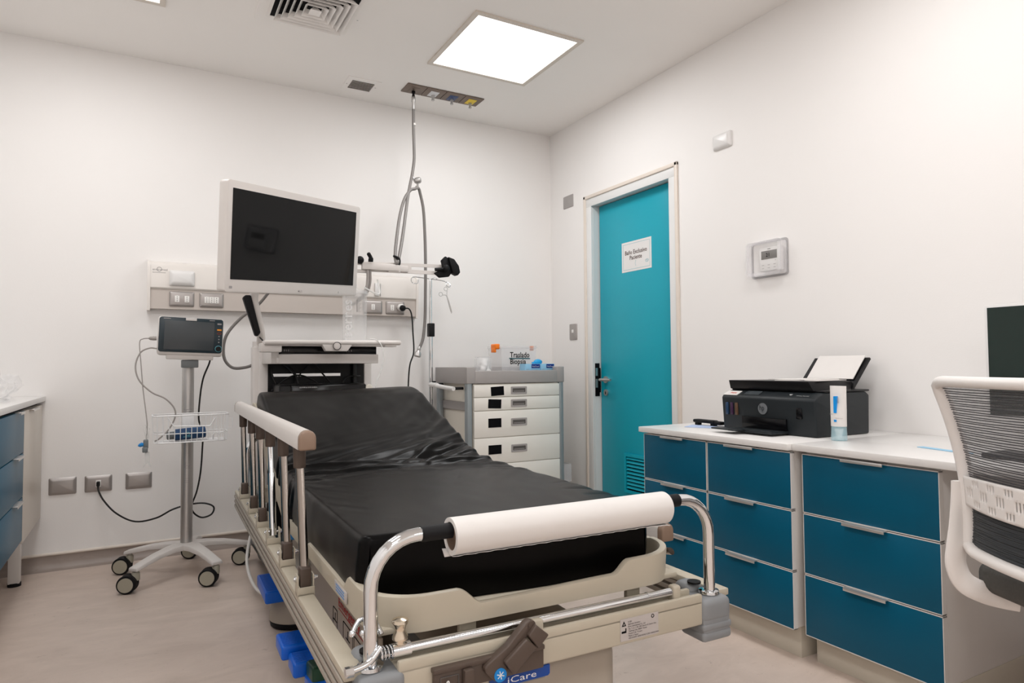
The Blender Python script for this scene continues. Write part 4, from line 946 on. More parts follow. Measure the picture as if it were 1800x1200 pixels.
# pedals
def pedal(u0, u1, v0, v1, z0, z1, m='pedal_blue', rot=0, nm='foot_pedal', ribs=True):
    Mx = Matrix.Translation(V((u0+u1)/2, (v0+v1)/2, (z0+z1)/2)) @ Matrix.Rotation(rot, 4, 'X')
    a, b, c = (u1-u0)/2, (v1-v0)/2, (z1-z0)/2
    mb = MB(); mb.box(-a, a, -b, b, -c, c, .008, 4, M=Mx)
    if ribs:
        nr = int((v1-v0)/.009)
        for k in range(nr): mb.box(-a*.86, a*.86, -b*.85+k*2*b*.85/nr, -b*.85+k*2*b*.85/nr+.004, c-.001, c+.0018, .0008, 1, M=Mx)
    return B(mb, nm, m)
pedal(-.028, .075, .790, .900, .165, .205); pedal(-.012, .095, .700, .785, .150, .190)
pg_ = pedal(.018, .110, .600, .690, .165, .205, 'pedal_green', -.15); pedal(.014, .112, .590, .690, .125, .172, 'pedal_blue', -.15, ribs=True)
pedal(.012, .10, 1.42, 1.66, .115, .160)
pedal(.055, .085, 1.16, 1.30, .400, .425, 'pedal_light_blue', 0, 'blue_catch', False)
B(MB().box(.09, .14, .62, .86, .13, .18, .01).box(.09, .14, 1.45, 1.62, .12, .15, .01), 'pedal_shaft', 'black_rubber')
pedal(.060, .078, .50, .56, .13, .16, 'pedal_light_blue', 0, 'foot_pedal', False)
# castors with round covers
for (u, v) in ((.135, 1.52), (.150, .22), (.63, 1.47), (.63, .22)):
    cs = B(MB().lathe([(.075, 0), (.090, .004), (.094, .022), (.088, .030)], (u, v, .0), n=32), 'castor', 'black_rubber')
    B(MB().lathe([(.095, 0), (.092, .03), (.078, .085), (.055, .115), (.02, .125)], (u, v, .026), n=32), 'castor_cover', 'bed_beige', cs)

# ---- mattress
PR_V = .010
mt_root = thing('mattress', 'black vinyl-covered mattress with raised back rest and wrinkled cover', 'mattress', (.35, 1.133, .5), -AB)
MU0, MU1, MV0, MV1 = .030, .672, .130, 1.80
def ztop(v):
    def f(x): return .652+max(0, x-.985)*.345
    # smoothed ramp + rounded head
    s_ = 0
    for k in range(-4, 5): s_ += f(v+k*.022)
    z = s_/9
    if v > 1.56: z -= .9*(v-1.56)**2*1.2
    return z
RIDGES = [ # (u0,v0,u1,v1,width,amp)
 (.02, 1.030, .52, .985, .010, .006), (.05, .985, .50, .955, .012, -.005), (.0, .955, .66, .900, .014, .007), (.05, .93, .45, .89, .011, -.004),
 (.40, .985, .66, 1.16, .014, .010), (.42, .965, .67, 1.085, .010, -.007), (.44, .960, .68, 1.02, .012, .010), (.43, .935, .68, .955, .010, -.008),
 (.46, .915, .68, .900, .013, .010), (.42, .885, .67, .840, .012, -.006), (.36, .880, .67, .780, .018, .008), (.45, .81, .67, .70, .016, -.005),
 (.58, .74, .68, .62, .016, .006), (.50, 1.12, .68, 1.30, .020, .006), (.55, 1.15, .68, 1.38, .012, -.005), (.52, 1.28, .66, 1.56, .022, .005), (.60, 1.30, .68, 1.50, .012, -.004),
 (.60, .34, .675, .30, .014, -.007), (.61, .26, .675, .22, .012, -.006), (.62, .42, .675, .40, .010, -.004), (.02, .86, .12, .80, .014, .005), (.02, 1.06, .10, 1.12, .014, .006), (.02, .80, .08, .70, .012, -.004),
 (.10, 1.005, .60, 1.010, .030, -.010)]
def wrinkle(u, v):
    d = 0
    for (a, b, c, e, wd, am) in RIDGES:
        dx, dy = c-a, e-b; L2 = dx*dx+dy*dy
        t = ((u-a)*dx+(v-b)*dy)/L2
        tc = min(1, max(0, t)); bow = .010*math.sin(tc*PI)
        qx, qy = a+dx*tc-u, b+dy*tc+bow-v
        dd = qx*qx+qy*qy
        if dd > 9*wd*wd: continue
        d += am*math.exp(-dd/(wd*wd))*(.35+.65*math.sin(PI*min(1, max(0.0, .15+.85*tc))) if c < .6 else (.25+.75*tc))
    d *= (1.7 if u < .45 else 1.7-.9*min(1, (u-.45)/.2))
    g = math.exp(-((v-.97-.10*u)/.13)**2)
    d += g*.0075*noise.noise(V(u*2.6+v*3, v*30-u*9, 2.0))+g*.003*noise.noise(V(u*5, v*55-u*22, 6.0))
    e_ = max(0, (u-.34)/.34)*math.exp(-((v-1.05)/.42)**2)
    d += e_*.006*noise.noise(V((u+v*.55)*4, (v-u*1.1)*17, 9.0))
    e_ = max(0, 1-u/.16)*math.exp(-((v-.70)/.40)**2)
    d += e_*.004*noise.noise(V((u-v*.4)*5, (v+u*1.4)*20, 12.0))
    d += .0022*noise.noise(V(u*6, v*4, 1))+.0010*noise.noise(V(u*22, v*9, 4))
    return d
def half_inset(v):       # rounded corners in plan
    R = .10; x = 0
    if v > MV1-R: t = (v-(MV1-R))/R; x = R*(1-math.sqrt(max(0, 1-t*t)))
    R = .025
    if v < MV0+R: t = ((MV0+R)-v)/R; x = R*(1-math.sqrt(max(0, 1-t*t)))
    return x
NU, NV = 120, 330; rr = .016
verts, faces = [], []
TH = .150
cols_ = []
def prof_u():
    # parameter list across: left side rows (down->up), top, right side rows
    L = []
    for k in range(6): L.append(('L', k/6))
    for k in range(NU+1): L.append(('T', k/NU))
    for k in range(5, -1, -1): L.append(('R', k/6))
    return L
PL = prof_u()
def foot_v(u): return .055*(1-min(1, max(0, (u-.02)/.64)))*0
vs_list = []
for j in range(NV+1):
    t = j/NV
    # denser at ends
    vs_list.append(MV0+(MV1-MV0)*t)
vs_list = [MV0+.0015, MV0+.004]+[x for x in vs_list if MV0+.006 < x < MV1-.003]+[MV1-.0025, MV1-.0008]
for v in vs_list:
    ins = half_inset(v); a, b = MU0+ins, MU1-ins
    skew = 0
    dv_ = min(v-MV0, MV1-v)
    row = []
    for kind, k in PL:
        if kind == 'T':
            u = a+(b-a)*k; z = ztop(v)+wrinkle(u, v)
            du = min(u-a, b-u); dmin = max(0, min(du, dv_))
            if dmin < rr:
                q = 1-dmin/rr; z -= rr*(1-math.sqrt(max(0, 1-q*q)))
            z += .012*(k-.5)
        else:
            u = a if kind == 'L' else b
            zt = ztop(v)-rr+wrinkle(u, v)*.3+(.006 if kind == 'R' else -.006); zbm = max(ztop(v)-TH, .502)
            z = zbm+(zt-zbm)*k
            bulge = (.006*math.sin(PI*k)+.003*noise.noise(V(v*9, k*2, 3 if kind == 'L' else 8)))
            if .85 < v < 1.15: bulge += .004*math.sin(v*120+k*3)
            u += -bulge if kind == 'L' else bulge
        # foot end is slightly skewed: cover pulled at the left corner
        vsk = v-.055*(k if kind == 'T' else (0 if kind == 'L' else 1))*max(0, 1-(v-MV0)/.5)
        u -= .014*(1-min(1, max(0, (u-.03)/.3))) if kind != 'R' else 0
        row.append(V(u, vsk, z))
    verts.append(row)
n = len(PL); m_ = len(verts); flat = [p for r in verts for p in r]; fs = []
for j in range(m_-1):
    for i in range(n-1): fs.append((j*n+i, j*n+i+1, (j+1)*n+i+1, (j+1)*n+i))
    fs.append((j*n+n-1, j*n, (j+1)*n, (j+1)*n+n-1))
# foot face: drop the end row of the top to the bottom in steps
def end_face(row_i, sgn):
    base = len(flat); row = verts[row_i]; K = 8; zb_ = row[0].z
    top = row[6:6+NU+1]
    prev = [row_i*n+6+i for i in range(NU+1)]
    for k in range(1, K+1):
        cur = []
        for i, p in enumerate(top):
            f = k/K; z = p.z+(zb_-p.z)*f; off = sgn*(.004*math.sin(PI*f)+.003*noise.noise(V(p.x*7, f*2, 5)))
            flat.append(V(p.x, p.y+off, z)); cur.append(len(flat)-1)
        for i in range(NU): fs.append((prev[i], prev[i+1], cur[i+1], cur[i]))
        # tie the sides
        prev = cur
    return prev
end_face(0, -1); end_face(m_-1, 1)
MB().raw(flat, fs).build('cover', 'mattress_black', mt_root, local=False if False else True, smooth=80)
# the mattress empty sits at z=.5: shift mesh data down
for ch in mt_root.children: ch.data.transform(Matrix.Translation(V(0, 0, -.5)))
mb = MB(); pts = [(MU0+.012, .13, ztop(.13)-.007), (MU0+.2, .118, ztop(.13)), (MU0+.5, .107, ztop(.13)+.004), (MU1-.012, .107, ztop(.13)+.0)]
# ---- paper roll on the grip
pr = thing('paper_roll', 'white examination paper roll threaded on the black grip of the push bar', 'paper roll', (.3502, 1.143, .655), -AB)
mb = MB(); zr_, ro, ri = .664, .0345, .026; nseg = 40; u0, u1 = .150, .660
vs_, fs = [], []
turns = 2*PI
for i in range(nseg):
    a = 2*PI*i/nseg
    rr_ = ro+(.0006*math.sin(3*a))
    for (u, r) in ((u0, ri), (u0, rr_), (u1, rr_), (u1, ri)):
        vs_.append(V(u, r*math.cos(a), zr_-.66+r*math.sin(a)))
for i in range(nseg):
    j = (i+1) % nseg
    for k in range(4): fs.append((i*4+k, i*4+(k+1) % 4, j*4+(k+1) % 4, j*4+k))
mb.raw(vs_, fs)
mb.build('roll', 'paper_white', pr, local=True)
# loose torn end
N = 60; vs_, fs = [], []
for i in range(N+1):
    u = u0+(u1-u0)*i/N
    zd = -.0015-.0008*math.sin(i*1.7)-.004*max(0, (i-54)/6)
    for k, (y, z) in enumerate(((.004, -.0349), (-.012, -.0338+zd*.3), (-.021, -.0300+zd))): vs_.append(V(u, y, zr_-.66+z))
for i in range(N):
    for k in range(2): fs.append((i*3+k, i*3+k+1, (i+1)*3+k+1, (i+1)*3+k))
mb = MB(); mb.raw(vs_, fs); mb.raw([V(u0-.012, .012, -.020), V(u0+.004, .014, -.022), V(u0+.004, .004, -.034), V(u0-.010, .004, -.034)], [(0, 1, 2, 3)]); lf = mb.build('loose_end', 'paper_white', pr, local=True)
so = lf.modifiers.new('thickness', 'SOLIDIFY'); so.thickness = .0006
MB().lathe([(.0262, 0), (.0262, u1-u0-.004), (.0245, u1-u0-.004), (.0245, 0)], (u0+.002, 0, zr_-.66), (1, 0, 0), 32).build('core', 'rail_cap', pr, local=True)

# ================================================================== SUPPLY CART
ct = thing('supply_cart', 'cream five-drawer medical cart with grey top tray behind the stretcher', 'cart', (1.92, 3.62, 0))
x0, x1, y0, y1 = 1.591, 2.250, 3.392, 3.850
MB().box(x0+.045, x1-.04, y0+.006, y1-.02, .12, .870, .002).build('body', 'cart_cream', ct)
mb = MB()
for (a, b) in ((x0+.004, y0), (x1-.036, y0), (x0+.004, y1-.045), (x1-.036, y1-.045)): MB().box(a, a+.034, b, b+.042, .10, .880, .010, 4).build('corner_post', 'cart_post', ct)
mb = MB()
mb.frame(((x0+x1)/2, (y0+y1)/2, .872), (1, 0, 0), (0, 1, 0), rrect(x1-x0, y1-y0, .03), rrect(x1-x0-.02, y1-y0-.02, .022), .072)
mb.box(x0+.005, x1-.005, y0+.005, y1-.005, .872, .886, .002)
for (a, b) in ((x0, y0-.004), (x1-.055, y0-.004)): mb.box(a, a+.055, b, b+.05, .872, .967, .005, 3)
mb.box(x0-.001, x0+.012, y0+.02, y1, .872, .967, .003).box(x0+.01, x1-.01, y1-.012, y1, .872, .967, .003).box(x1-.012, x1+.001, y0+.02, y1, .872, .960, .003)
mb.box(x0+.052, x1-.052, y0-.006, y0+.02, .872, .945, .004, 3)
mb.build('top_tray', 'cart_grey', ct)
zs = [.866, .793, .716, .562, .410, .27, .12]
tilt = [(-.05), (.05), (.0), (.0), None, None]
for k in range(6):
    dr = MB().box(x0+.046, x1-.038, y0-.004, y0+.010, zs[k+1]+.002, zs[k]-.002, .001).build('drawer', 'cart_drawer', ct)
    zc = (zs[k]+zs[k+1])/2+(.006 if k > 1 else 0)
    hx = 1.928
    hd = MB().frame((hx, y0-.004, zc), BX, BZ, rrect(.106, .044, .004), rrect(.086, .024, .003), .004).build('handle_frame', 'cart_grey', dr)
    MB().box(hx-.043, hx+.043, y0-.0065, y0-.0045, zc-.012, zc+.012).build('handle_recess', 'recess_dark', hd)
    MB().raw([V(hx-.043, y0-.006, zc-.012), V(hx+.043, y0-.006, zc-.012), V(hx+.034, y0-.0068, zc-.004), V(hx-.034, y0-.0068, zc-.004)], [(0, 1, 2, 3)]).build('recess_lip', 'cart_grey', hd)
    if tilt[k] is not None:
        lx = 1.786-(0 if k == 0 else .018)
        Mx = Matrix.Translation(V(lx, y0-.005, zc+(.0 if k else -.002))) @ Matrix.Rotation(tilt[k], 4, 'Y')
        MB().box(-.042, .042, -.001, .001, -.026, .026, M=Mx).build('label', 'ink_black', dr)
mb = MB(); mb.tube([(x0-.066, 3.765, .862), (x0-.067, 3.72, .862), (x0-.066, 3.66, .860)], .014, n=10); mb.tube([(x0-.064, 3.755, .862), (x0-.066, 3.68, .858), (x0-.066, 3.50, .848), (x0-.058, 3.44, .845)], .0125, n=12, sub=4)
mb.cyl((x0+.005, 3.45, .846), (x0-.058, 3.45, .846), .008, mi=1).cyl((x0+.005, 3.74, .862), (x0-.058, 3.74, .862), .008, mi=1)
mb.build('push_handle', ['plate_white', 'black_plastic'], ct)
mb = MB(); mb.box(x0+.030, x0+.044, y0+.04, y1-.04, .715, .765, .003).box(x0+.034, x0+.040, y0+.04, y1-.04, .745, .760); mb.build('side_rail', 'cart_grey', ct)
for (a, b) in ((x0+.05, y0+.06), (x1-.06, y0+.06), (x0+.05, y1-.06), (x1-.06, y1-.06)):
    MB().lathe([(.03, -.016), (.048, -.013), (.05, 0), (.048, .013), (.03, .016)], (a, b, .05), (1, .2, 0), 24).cyl((a, b, .05), (a, b, .12), .012).build('castor', 'black_rubber', ct)
# small clear bin behind the cart's right side
bn_ = ct
mb = MB(); mb.frame((x1+.036, 3.50, .26), (1, 0, 0), (0, 1, 0), rrect(.068, .16, .004), rrect(.062, .154, .003), .105); mb.box(x1+.001, x1+.069, 3.421, 3.579, .257, .261); mb.build('side_holder', 'acrylic', bn_)
# IV pole at the cart's rear corner
iv = thing('drip_pole', 'chrome drip pole with wire hooks standing at the rear of the medical cart', 'drip pole', (1.541, 3.80, 0))
MB().cyl((1.541, 3.80, .02), (1.541, 3.80, 1.20), .0125, n=20).cyl((1.541, 3.80, 1.18), (1.541, 3.80, 1.505), .009, n=20).build('pole', 'chrome', iv)
mb = MB(); mb.box(1.533, 1.549, 3.794, 3.806, 1.46, 1.515, .002)
mb.tube([(1.541, 3.80, 1.512), (1.47, 3.80, 1.518), (1.43, 3.80, 1.518), (1.412, 3.79, 1.505), (1.41, 3.78, 1.485), (1.425, 3.77, 1.475), (1.445, 3.77, 1.48), (1.452, 3.78, 1.50)], .003, n=8)
mb.tube([(1.541, 3.80, 1.512), (1.60, 3.80, 1.508), (1.645, 3.80, 1.500), (1.664, 3.79, 1.488), (1.664, 3.78, 1.472), (1.650, 3.77, 1.465), (1.636, 3.77, 1.475), (1.632, 3.775, 1.50)], .003, n=8)
mb.tube([(1.541, 3.80, 1.508), (1.541, 3.74, 1.512), (1.541, 3.70, 1.50)], .003, n=8)
mb.build('hook_rack', 'chrome', iv)
MB().box(1.524, 1.560, 3.778, 3.822, 1.155, 1.238, .005, 3).box(1.519, 1.530, 3.772, 3.79, 1.155, 1.225, .003).build('height_clamp', 'black_plastic', iv)
mb = MB()
for k in range(5):
    a = 2*PI*k/5+.3; mb.tube([(1.541, 3.80, .06), (1.541+.10*math.cos(a), 3.80+.10*math.sin(a), .04), (1.541+.12*math.cos(a), 3.80+.12*math.sin(a), .014)], .01, n=8)
mb.build('foot', 'chrome', iv)
MB().box(1.553, 1.570, 3.79, 3.81, .868, .882).box(1.553, 1.572, 3.79, 3.81, .63, .66).build('pole_clip', 'black_plastic', iv)
sc_ = thing('scissors', 'small metal scissors hanging from the right hook of the drip pole', 'scissors', (1.65, 3.775, 1.45))
mb = MB(); mb.tube([(1.632+.012*math.cos(a), 3.775, 1.453+.012*math.sin(a)) for a in [2*PI*k/10 for k in range(10)]], .0018, n=6, sub=2, closed=True)
mb.tube([(1.598+.012*math.cos(a), 3.775, 1.418+.012*math.sin(a)) for a in [2*PI*k/10 for k in range(10)]], .0018, n=6, sub=2, closed=True)
mb.tube([(1.640, 3.775, 1.443), (1.642, 3.775, 1.40), (1.670, 3.775, 1.30)], [.002, .003, .001], n=6).tube([(1.608, 3.775, 1.414), (1.64, 3.775, 1.405), (1.674, 3.775, 1.305)], [.002, .003, .001], n=6)
mb.tube([(1.632, 3.775, 1.465), (1.636, 3.775, 1.475)], .0015, n=5, sub=1).build('blades', 'brushed_steel', sc_)
# things in the tray
jr = thing('cotton_jar', 'clear jar holding white cotton balls at the left of the cart tray', 'jar', (1.79, 3.58, .886))
MB().lathe([(.050, 0), (.052, .01), (.052, .125), (.048, .135), (.050, .140)], (1.79, 3.58, .887), n=28).build('glass', 'bottle_clear', jr)
mb = MB(); random.seed(3)
for k in range(14):
    a = k*2.4; r = .032*((k % 3)/2); mb.ball((1.79+r*math.cos(a), 3.58+r*math.sin(a), .902+.0075*k), .018, n=10)
mb.build('cotton_balls', 'cotton', jr)
bx = thing('transfer_box', 'clear lidded plastic box with orange latches lettered Traslado Biopsia', 'box', (2.02, 3.62, .886))
bx0, bx1, by0, by1 = 1.905, 2.155, 3.56, 3.74
mb = MB(); mb.raw([V(a, b, c) for c, g in ((.887, .012), (1.085, 0)) for a, b in ((bx0+g, by0+g), (bx1-g, by0+g), (bx1-g, by1-g), (bx0+g, by1-g))], [(0, 1, 2, 3), (0, 1, 5, 4), (1, 2, 6, 5), (2, 3, 7, 6), (3, 0, 4, 7)], 0); mb.build('tub', 'box_clear', bx)
MB().box(bx0-.004, bx1+.004, by0-.004, by1+.004, 1.080, 1.096, .004).build('lid', 'box_clear', bx)
MB().box(bx0-.028, bx0+.004, by0+.02, by0+.09, 1.075, 1.108, .008, 3).box(bx0-.030, bx0-.018, by0+.03, by0+.08, 1.055, 1.085, .004).build('latch', 'latch_orange', bx)
MB().box(bx1+.003, bx1+.012, by0+.05, by0+.09, 1.068, 1.098, .003).build('latch', 'latch_orange', bx)
mb = MB(); text_mb(mb, 'Traslado', (1.965, by0-.001, 1.025), BX, BZ, .046, sx=.86, bold=.0009); text_mb(mb, 'Biopsia', (1.965, by0-.001, .984), BX, BZ, .046, sx=.86, bold=.0009); mb.build('lettering', 'ink_black', bx)
MB().box(1.96, 2.108, by0-.0015, by0-.0005, 1.014, 1.0215).build('underline', 'underline_teal', bx)
def glove_box(x, w_, label, glove):
    t = thing('glove_box', label, 'box', (x+w_/2, 3.49, .886), 0, 'blue glove boxes on the cart')
    MB().box(x, x+w_, 3.465, 3.535, .887, .984, .001).build('carton', 'box_blue', t)
    MB().box(x+w_*.40, x+w_-.004, 3.4640, 3.4652, .958, .982).build('brand_band', 'ink_blue', t)
    mb = MB(); text_mb(mb, 'MultiTouch', (x+w_*.44, 3.4635, .964), BX, BZ, .0125, sx=.85 if w_ < .11 else 1.0); mb.build('lettering', 'mark_white', t)
    mb = MB(); text_mb(mb, 'GUANTES', (x+w_*.4, 3.4648, .942), BX, BZ, .010); text_mb(mb, 'nitrilo', (x+.006, 3.4648, .948), BX, BZ, .008); mb.build('small_print', 'ink_grey', t)
    if glove:
        mb = MB(); mb.ball((x-.0, 3.50, .995), .020, sc_=(1.5, .8, .9)).ball((x-.028, 3.50, .990), .012, sc_=(1.5, .7, .6)).build('glove', 'glove_blue', t)
glove_box(2.020, .106, 'blue glove box in front of the lettered clear box on the cart', False)
glove_box(2.130, .098, 'blue glove box at the right end of the tray with a glove poking out', True)

# ================================================================== ON THE RIGHT WORKTOP
pt = thing('printer', 'black multifunction inkjet printer with hp emblem on the white worktop', 'printer', (2.24, 1.74, .711))
px0, px1, py0, py1, pz = 2.072, 2.385, 1.525, 1.955, .711
# body with sloping control strip on top front
def PR(a, z): return None
mb = MB()
prof_ = [(px0+.006, pz), (px0-.004, pz+.13), (px0+.004, pz+.139), (px0+.05, pz+.158), (px1-.02, pz+.158), (px1, pz+.145), (px1-.005, pz)]
mb.prism([(p[0], py0, p[1]) for p in prof_], (0, py1-py0, 0), 0, .007, 3).build('body', 'printer_dark', pt)
MB().box(px0+.050, px1+.0, py0-.002, py1-.005, pz+.158, pz+.166, .004).build('scanner_bed', 'printer_lid', pt)
# lid: dark scanner lid, slightly raised at the front
mb = MB(); mb.raw([V(px0+.040, py0+.035, pz+.163), V(px0+.040, py1-.008, pz+.163), V(px1-.03, py1-.008, pz+.163), V(px1-.03, py0+.035, pz+.163), V(px0+.030, py0+.05, pz+.198), V(px0+.030, py1-.008, pz+.198), V(px1-.03, py1-.008, pz+.196), V(px1-.03, py0+.05, pz+.196)],
    [(0, 1, 2, 3), (4, 5, 6, 7), (0, 1, 5, 4), (1, 2, 6, 5), (2, 3, 7, 6), (3, 0, 4, 7)], 0, .002); mb.build('scanner_lid', 'printer_lid', pt)
# output slot and tray
MB().box(px0-.006, px0+.020, 1.645, 1.850, pz+.008, pz+.058, .001).build('output_slot', 'black_gloss', pt)
mb = MB(); mb.box(px0-.092, px0+.01, 1.640, 1.845, pz+.006, pz+.014, .002).box(px0-.092, px0-.080, 1.640, 1.845, pz+.010, pz+.018, .002).box(px0-.14, px0-.085, 1.76, 1.885, pz+.013, pz+.019, .003)
mb.build('output_tray', 'printer_dark', pt)
for k, mm in enumerate(('ink_tank_blue', 'ink_tank_magenta', 'ink_tank_yellow')):
    y = 1.926-k*.024; MB().box(px0-.006, px0+.006, y-.006, y+.008, pz+.060, pz+.110, .003).build('ink_window', mm, pt)
MB().box(px0-.0045, px0+.006, 1.578, 1.604, pz+.062, pz+.104, .004).build('ink_window', 'black_gloss', pt)
mb = MB(); mb.cyl((px0-.0015, 1.751, pz+.092), (px0-.0035, 1.751, pz+.092), .0215, n=32); em = mb.build('emblem', 'emblem_grey', pt)
mb = MB(); text_mb(mb, 'hp', (px0-.0038, 1.766, pz+.086), AX, AZ, .030, sx=.8); mb.build('emblem_letters', 'printer_dark', em)
mb = MB(); text_mb(mb, 'HP Smart Tank 515', (px0+.016, 1.615, pz+.1442), AX, (.9, 0, .4), .0065); mb.box(px0+.020, px0+.034, 1.64, 1.646, pz+.1465, pz+.150); mb.build('model_print', 'mark_white', pt)
mb = MB(); mb.prism([(px0+.010, 1.78, pz+.1425), (px0+.010, 1.85, pz+.1425), (px0+.036, 1.85, pz+.1535), (px0+.036, 1.78, pz+.1535)], (0, 0, .003)); mb.build('control_window', 'screen_grey', pt)
mb = MB(); mb.prism([(px0+.002, 1.880, pz+.1385), (px0+.002, 1.950, pz+.1385), (px0+.034, 1.950, pz+.1525), (px0+.034, 1.880, pz+.1525)], (0, 0, .0022)); sk = mb.build('sticker', 'paper_white', pt)
mb = MB(); text_mb(mb, '9404', (px0+.010, 1.925, pz+.1445), AX, (.92, 0, .4), .020, sx=.8); mb.build('sticker_number', 'sticker_red', sk)
mb = MB(); mb.prism([(px1-.05, 1.56, pz+.165), (px1-.05, 1.80, pz+.165), (px1+.065, 1.80, pz+.285), (px1+.065, 1.56, pz+.285)], (.006, 0, -.006)); mb.build('rear_feeder', 'printer_lid', pt)
pp = MB().raw([V(px1-.020, 1.575, pz+.202), V(px1-.020, 1.775, pz+.202), V(px1+.062, 1.775, pz+.292), V(px1+.062, 1.575, pz+.292), V(px1-.022, 1.575, pz+.204), V(px1-.022, 1.775, pz+.204), V(px1+.060, 1.775, pz+.294), V(px1+.060, 1.575, pz+.294)], [(0, 1, 2, 3), (4, 5, 6, 7), (0, 1, 5, 4), (1, 2, 6, 5), (2, 3, 7, 6), (3, 0, 4, 7)]).build('paper_stack', 'paper_white', loc=(px1, 1.675, pz+.2))
tag(pp, 'upright white paper sheets in the rear feeder of the printer', 'paper')
mb = MB(); mb.box(-.10, .10, -.10, .075, 0, .003, M=Matrix.Translation(V(px0+.16, 1.675, pz+.1985)) @ Matrix.Rotation(.12, 4, 'Z')).box(-.10, .08, -.085, .09, .003, .006, M=Matrix.Translation(V(px0+.17, 1.69, pz+.1985)) @ Matrix.Rotation(-.10, 4, 'Z'))
tag(mb.build('paper_sheets', 'paper_white', loc=(px0+.15, 1.68, pz+.199)), 'loose white paper sheets lying on the printer lid', 'paper')
gt = thing('ultrasound_gel_tube', 'upright white and clear gel tube standing before the printer end', 'tube', (2.082, 1.452, .711))
gx_, gy_ = 2.085, 1.445
mb = MB(); vs_ = []; K = 20
for z, ra, rb in ((.048, .026, .022), (.10, .028, .019), (.178, .031, .006), (.186, .031, .0025)):
    for k in range(K):
        a = 2*PI*k/K; vs_.append(V(gx_+rb*math.cos(a)*1.0, gy_+ra*math.sin(a), .711+z))
fs = [(j*K+k, j*K+(k+1) % K, (j+1)*K+(k+1) % K, (j+1)*K+k) for j in range(3) for k in range(K)]+[tuple(range(K)), tuple(range(3*K, 4*K))]
mb.raw(vs_, fs).build('tube_body', 'paper_white', gt)
MB().lathe([(.025, 0), (.026, .004), (.024, .048)], (gx_, gy_, .711), n=20).build('cap', 'gel_clear', gt)
MB().lathe([(.008, 0), (.010, .02), (.016, .038)], (gx_, gy_, .713), n=14).build('inner_nozzle', 'plate_white', gt)
mb = MB(); mb.box(gx_-.0215, gx_-.010, gy_-.006, gy_+.004, .805, .862).box(gx_-.0225, gx_-.018, gy_-.006, gy_+.003, .775, .782); mb.build('blue_stripe', 'sticker_blue', gt)
mb = MB(); text_mb(mb, 'transmissor', (gx_-.0215, gy_-.002, .786), AX, AZ, .006); text_mb(mb, 'GEL', (gx_-.0215, gy_+.018, .798), AX, AZ, .007)
for k in range(5): mb.box(gx_-.018, gx_-.0165, gy_-.0125, gy_-.0085, .84+k*.004, .842+k*.004)
mb.build('print', 'ink_grey', gt)
ob = thing('phone_handset', 'slim black handset lying face down left of the printer', 'handset', (2.25, 2.10, .711))
mb = MB(); mb.box(2.10, 2.135, 2.035, 2.155, .722, .736, .006, 3).box(2.105, 2.135, 2.00, 2.06, .718, .733, .005, 3).box(2.11, 2.13, 2.04, 2.06, .7105, .722).box(2.11, 2.13, 2.13, 2.15, .7105, .722).build('handset_body', 'black_rubber', ob)
mb = MB(); mb.box(-.05, .05, -.07, .07, 0, .002, M=Matrix.Translation(V(2.07, 2.055, .7105)) @ Matrix.Rotation(.5, 4, 'Z'))
tag(mb.build('note_sheet', 'paper_blue_shade', loc=(2.07, 2.055, .7105)), 'folded bluish note sheet lying left of the printer', 'paper')
mb = MB(); mb.box(-.0125, .0125, -.085, .085, 0, .0016, M=Matrix.Translation(V(2.110, 1.118, .7105)) @ Matrix.Rotation(-.25, 4, 'Z'))
tag(mb.build('paper_strip', 'box_blue', loc=(2.110, 1.118, .7105)), 'narrow pale blue strip lying on the desk top beside the chair', 'paper')
# desktop monitor
dm = thing('computer_monitor', 'dark-screened computer monitor on the desk at the right edge', 'computer monitor', (2.33, .80, .711))
MB().box(2.300, 2.325, .58, 1.088, .800, 1.152, .003).build('casing', 'plate_white', dm)
MB().box(2.2985, 2.3005, .590, 1.0785, .812, 1.144).build('screen', 'screen_green', dm)
MB().box(2.33, 2.35, .81, .86, .715, .95, .003).box(2.26, 2.42, .74, .93, .711, .720, .003).box(2.32, 2.34, .80, .87, .88, .96).build('stand', 'plate_white', dm)
kb_ = MB().box(2.03, 2.16, .62, .98, .7105, .724, .004).build('keyboard', 'printer_dark', loc=(2.1, .8, .7105))
tag(kb_, 'dark keyboard on the desk, seen through the chair mesh', 'keyboard')

# ================================================================== OFFICE CHAIR (local: x width from far side to near side, y forward)
ch = thing('office_chair', 'white-framed office chair with grey mesh back turned to the desk', 'chair', (1.523, .667, 0), math.radians(-115))
def C(mb, name, m, parent=ch, **k): return mb.build(name, m, parent, local=True, **k)
HB = .230
def yb(z): t = .945-z; return .36*t-.58*t*t
def hw(z): return .204+.028*(max(0, z-.62)/.325)**1.6
def bp3(x, z, off=0): return V(x, yb(z)-.035*(1-(x/hw(z))**2)+off, z)
loop_ = []
for k in range(13): z = .560+(.905-.560)*k/12; loop_.append(bp3(-hw(z)+.0, z))
top = [bp3(-hw(.93)+.004, .922), bp3(-hw(.93)+.02, .930)]+[bp3(-.19+.38*k/10, .932) for k in range(11)]+[bp3(hw(.93)-.02, .930), bp3(hw(.93)-.004, .922)]
loop_ += top
for k in range(13): z = .905-(.905-.560)*k/12; loop_.append(bp3(hw(z), z))
bot = [bp3(.17-.34*k/10, .548) for k in range(11)]
loop_ += [bp3(.185, .551)]+bot+[bp3(-.185, .551)]
C(MB().tube(loop_, .0155, n=14, sub=1, closed=True, rb=.0125, up=(0, 1, 0) if False else None), 'back_frame', 'chair_white')
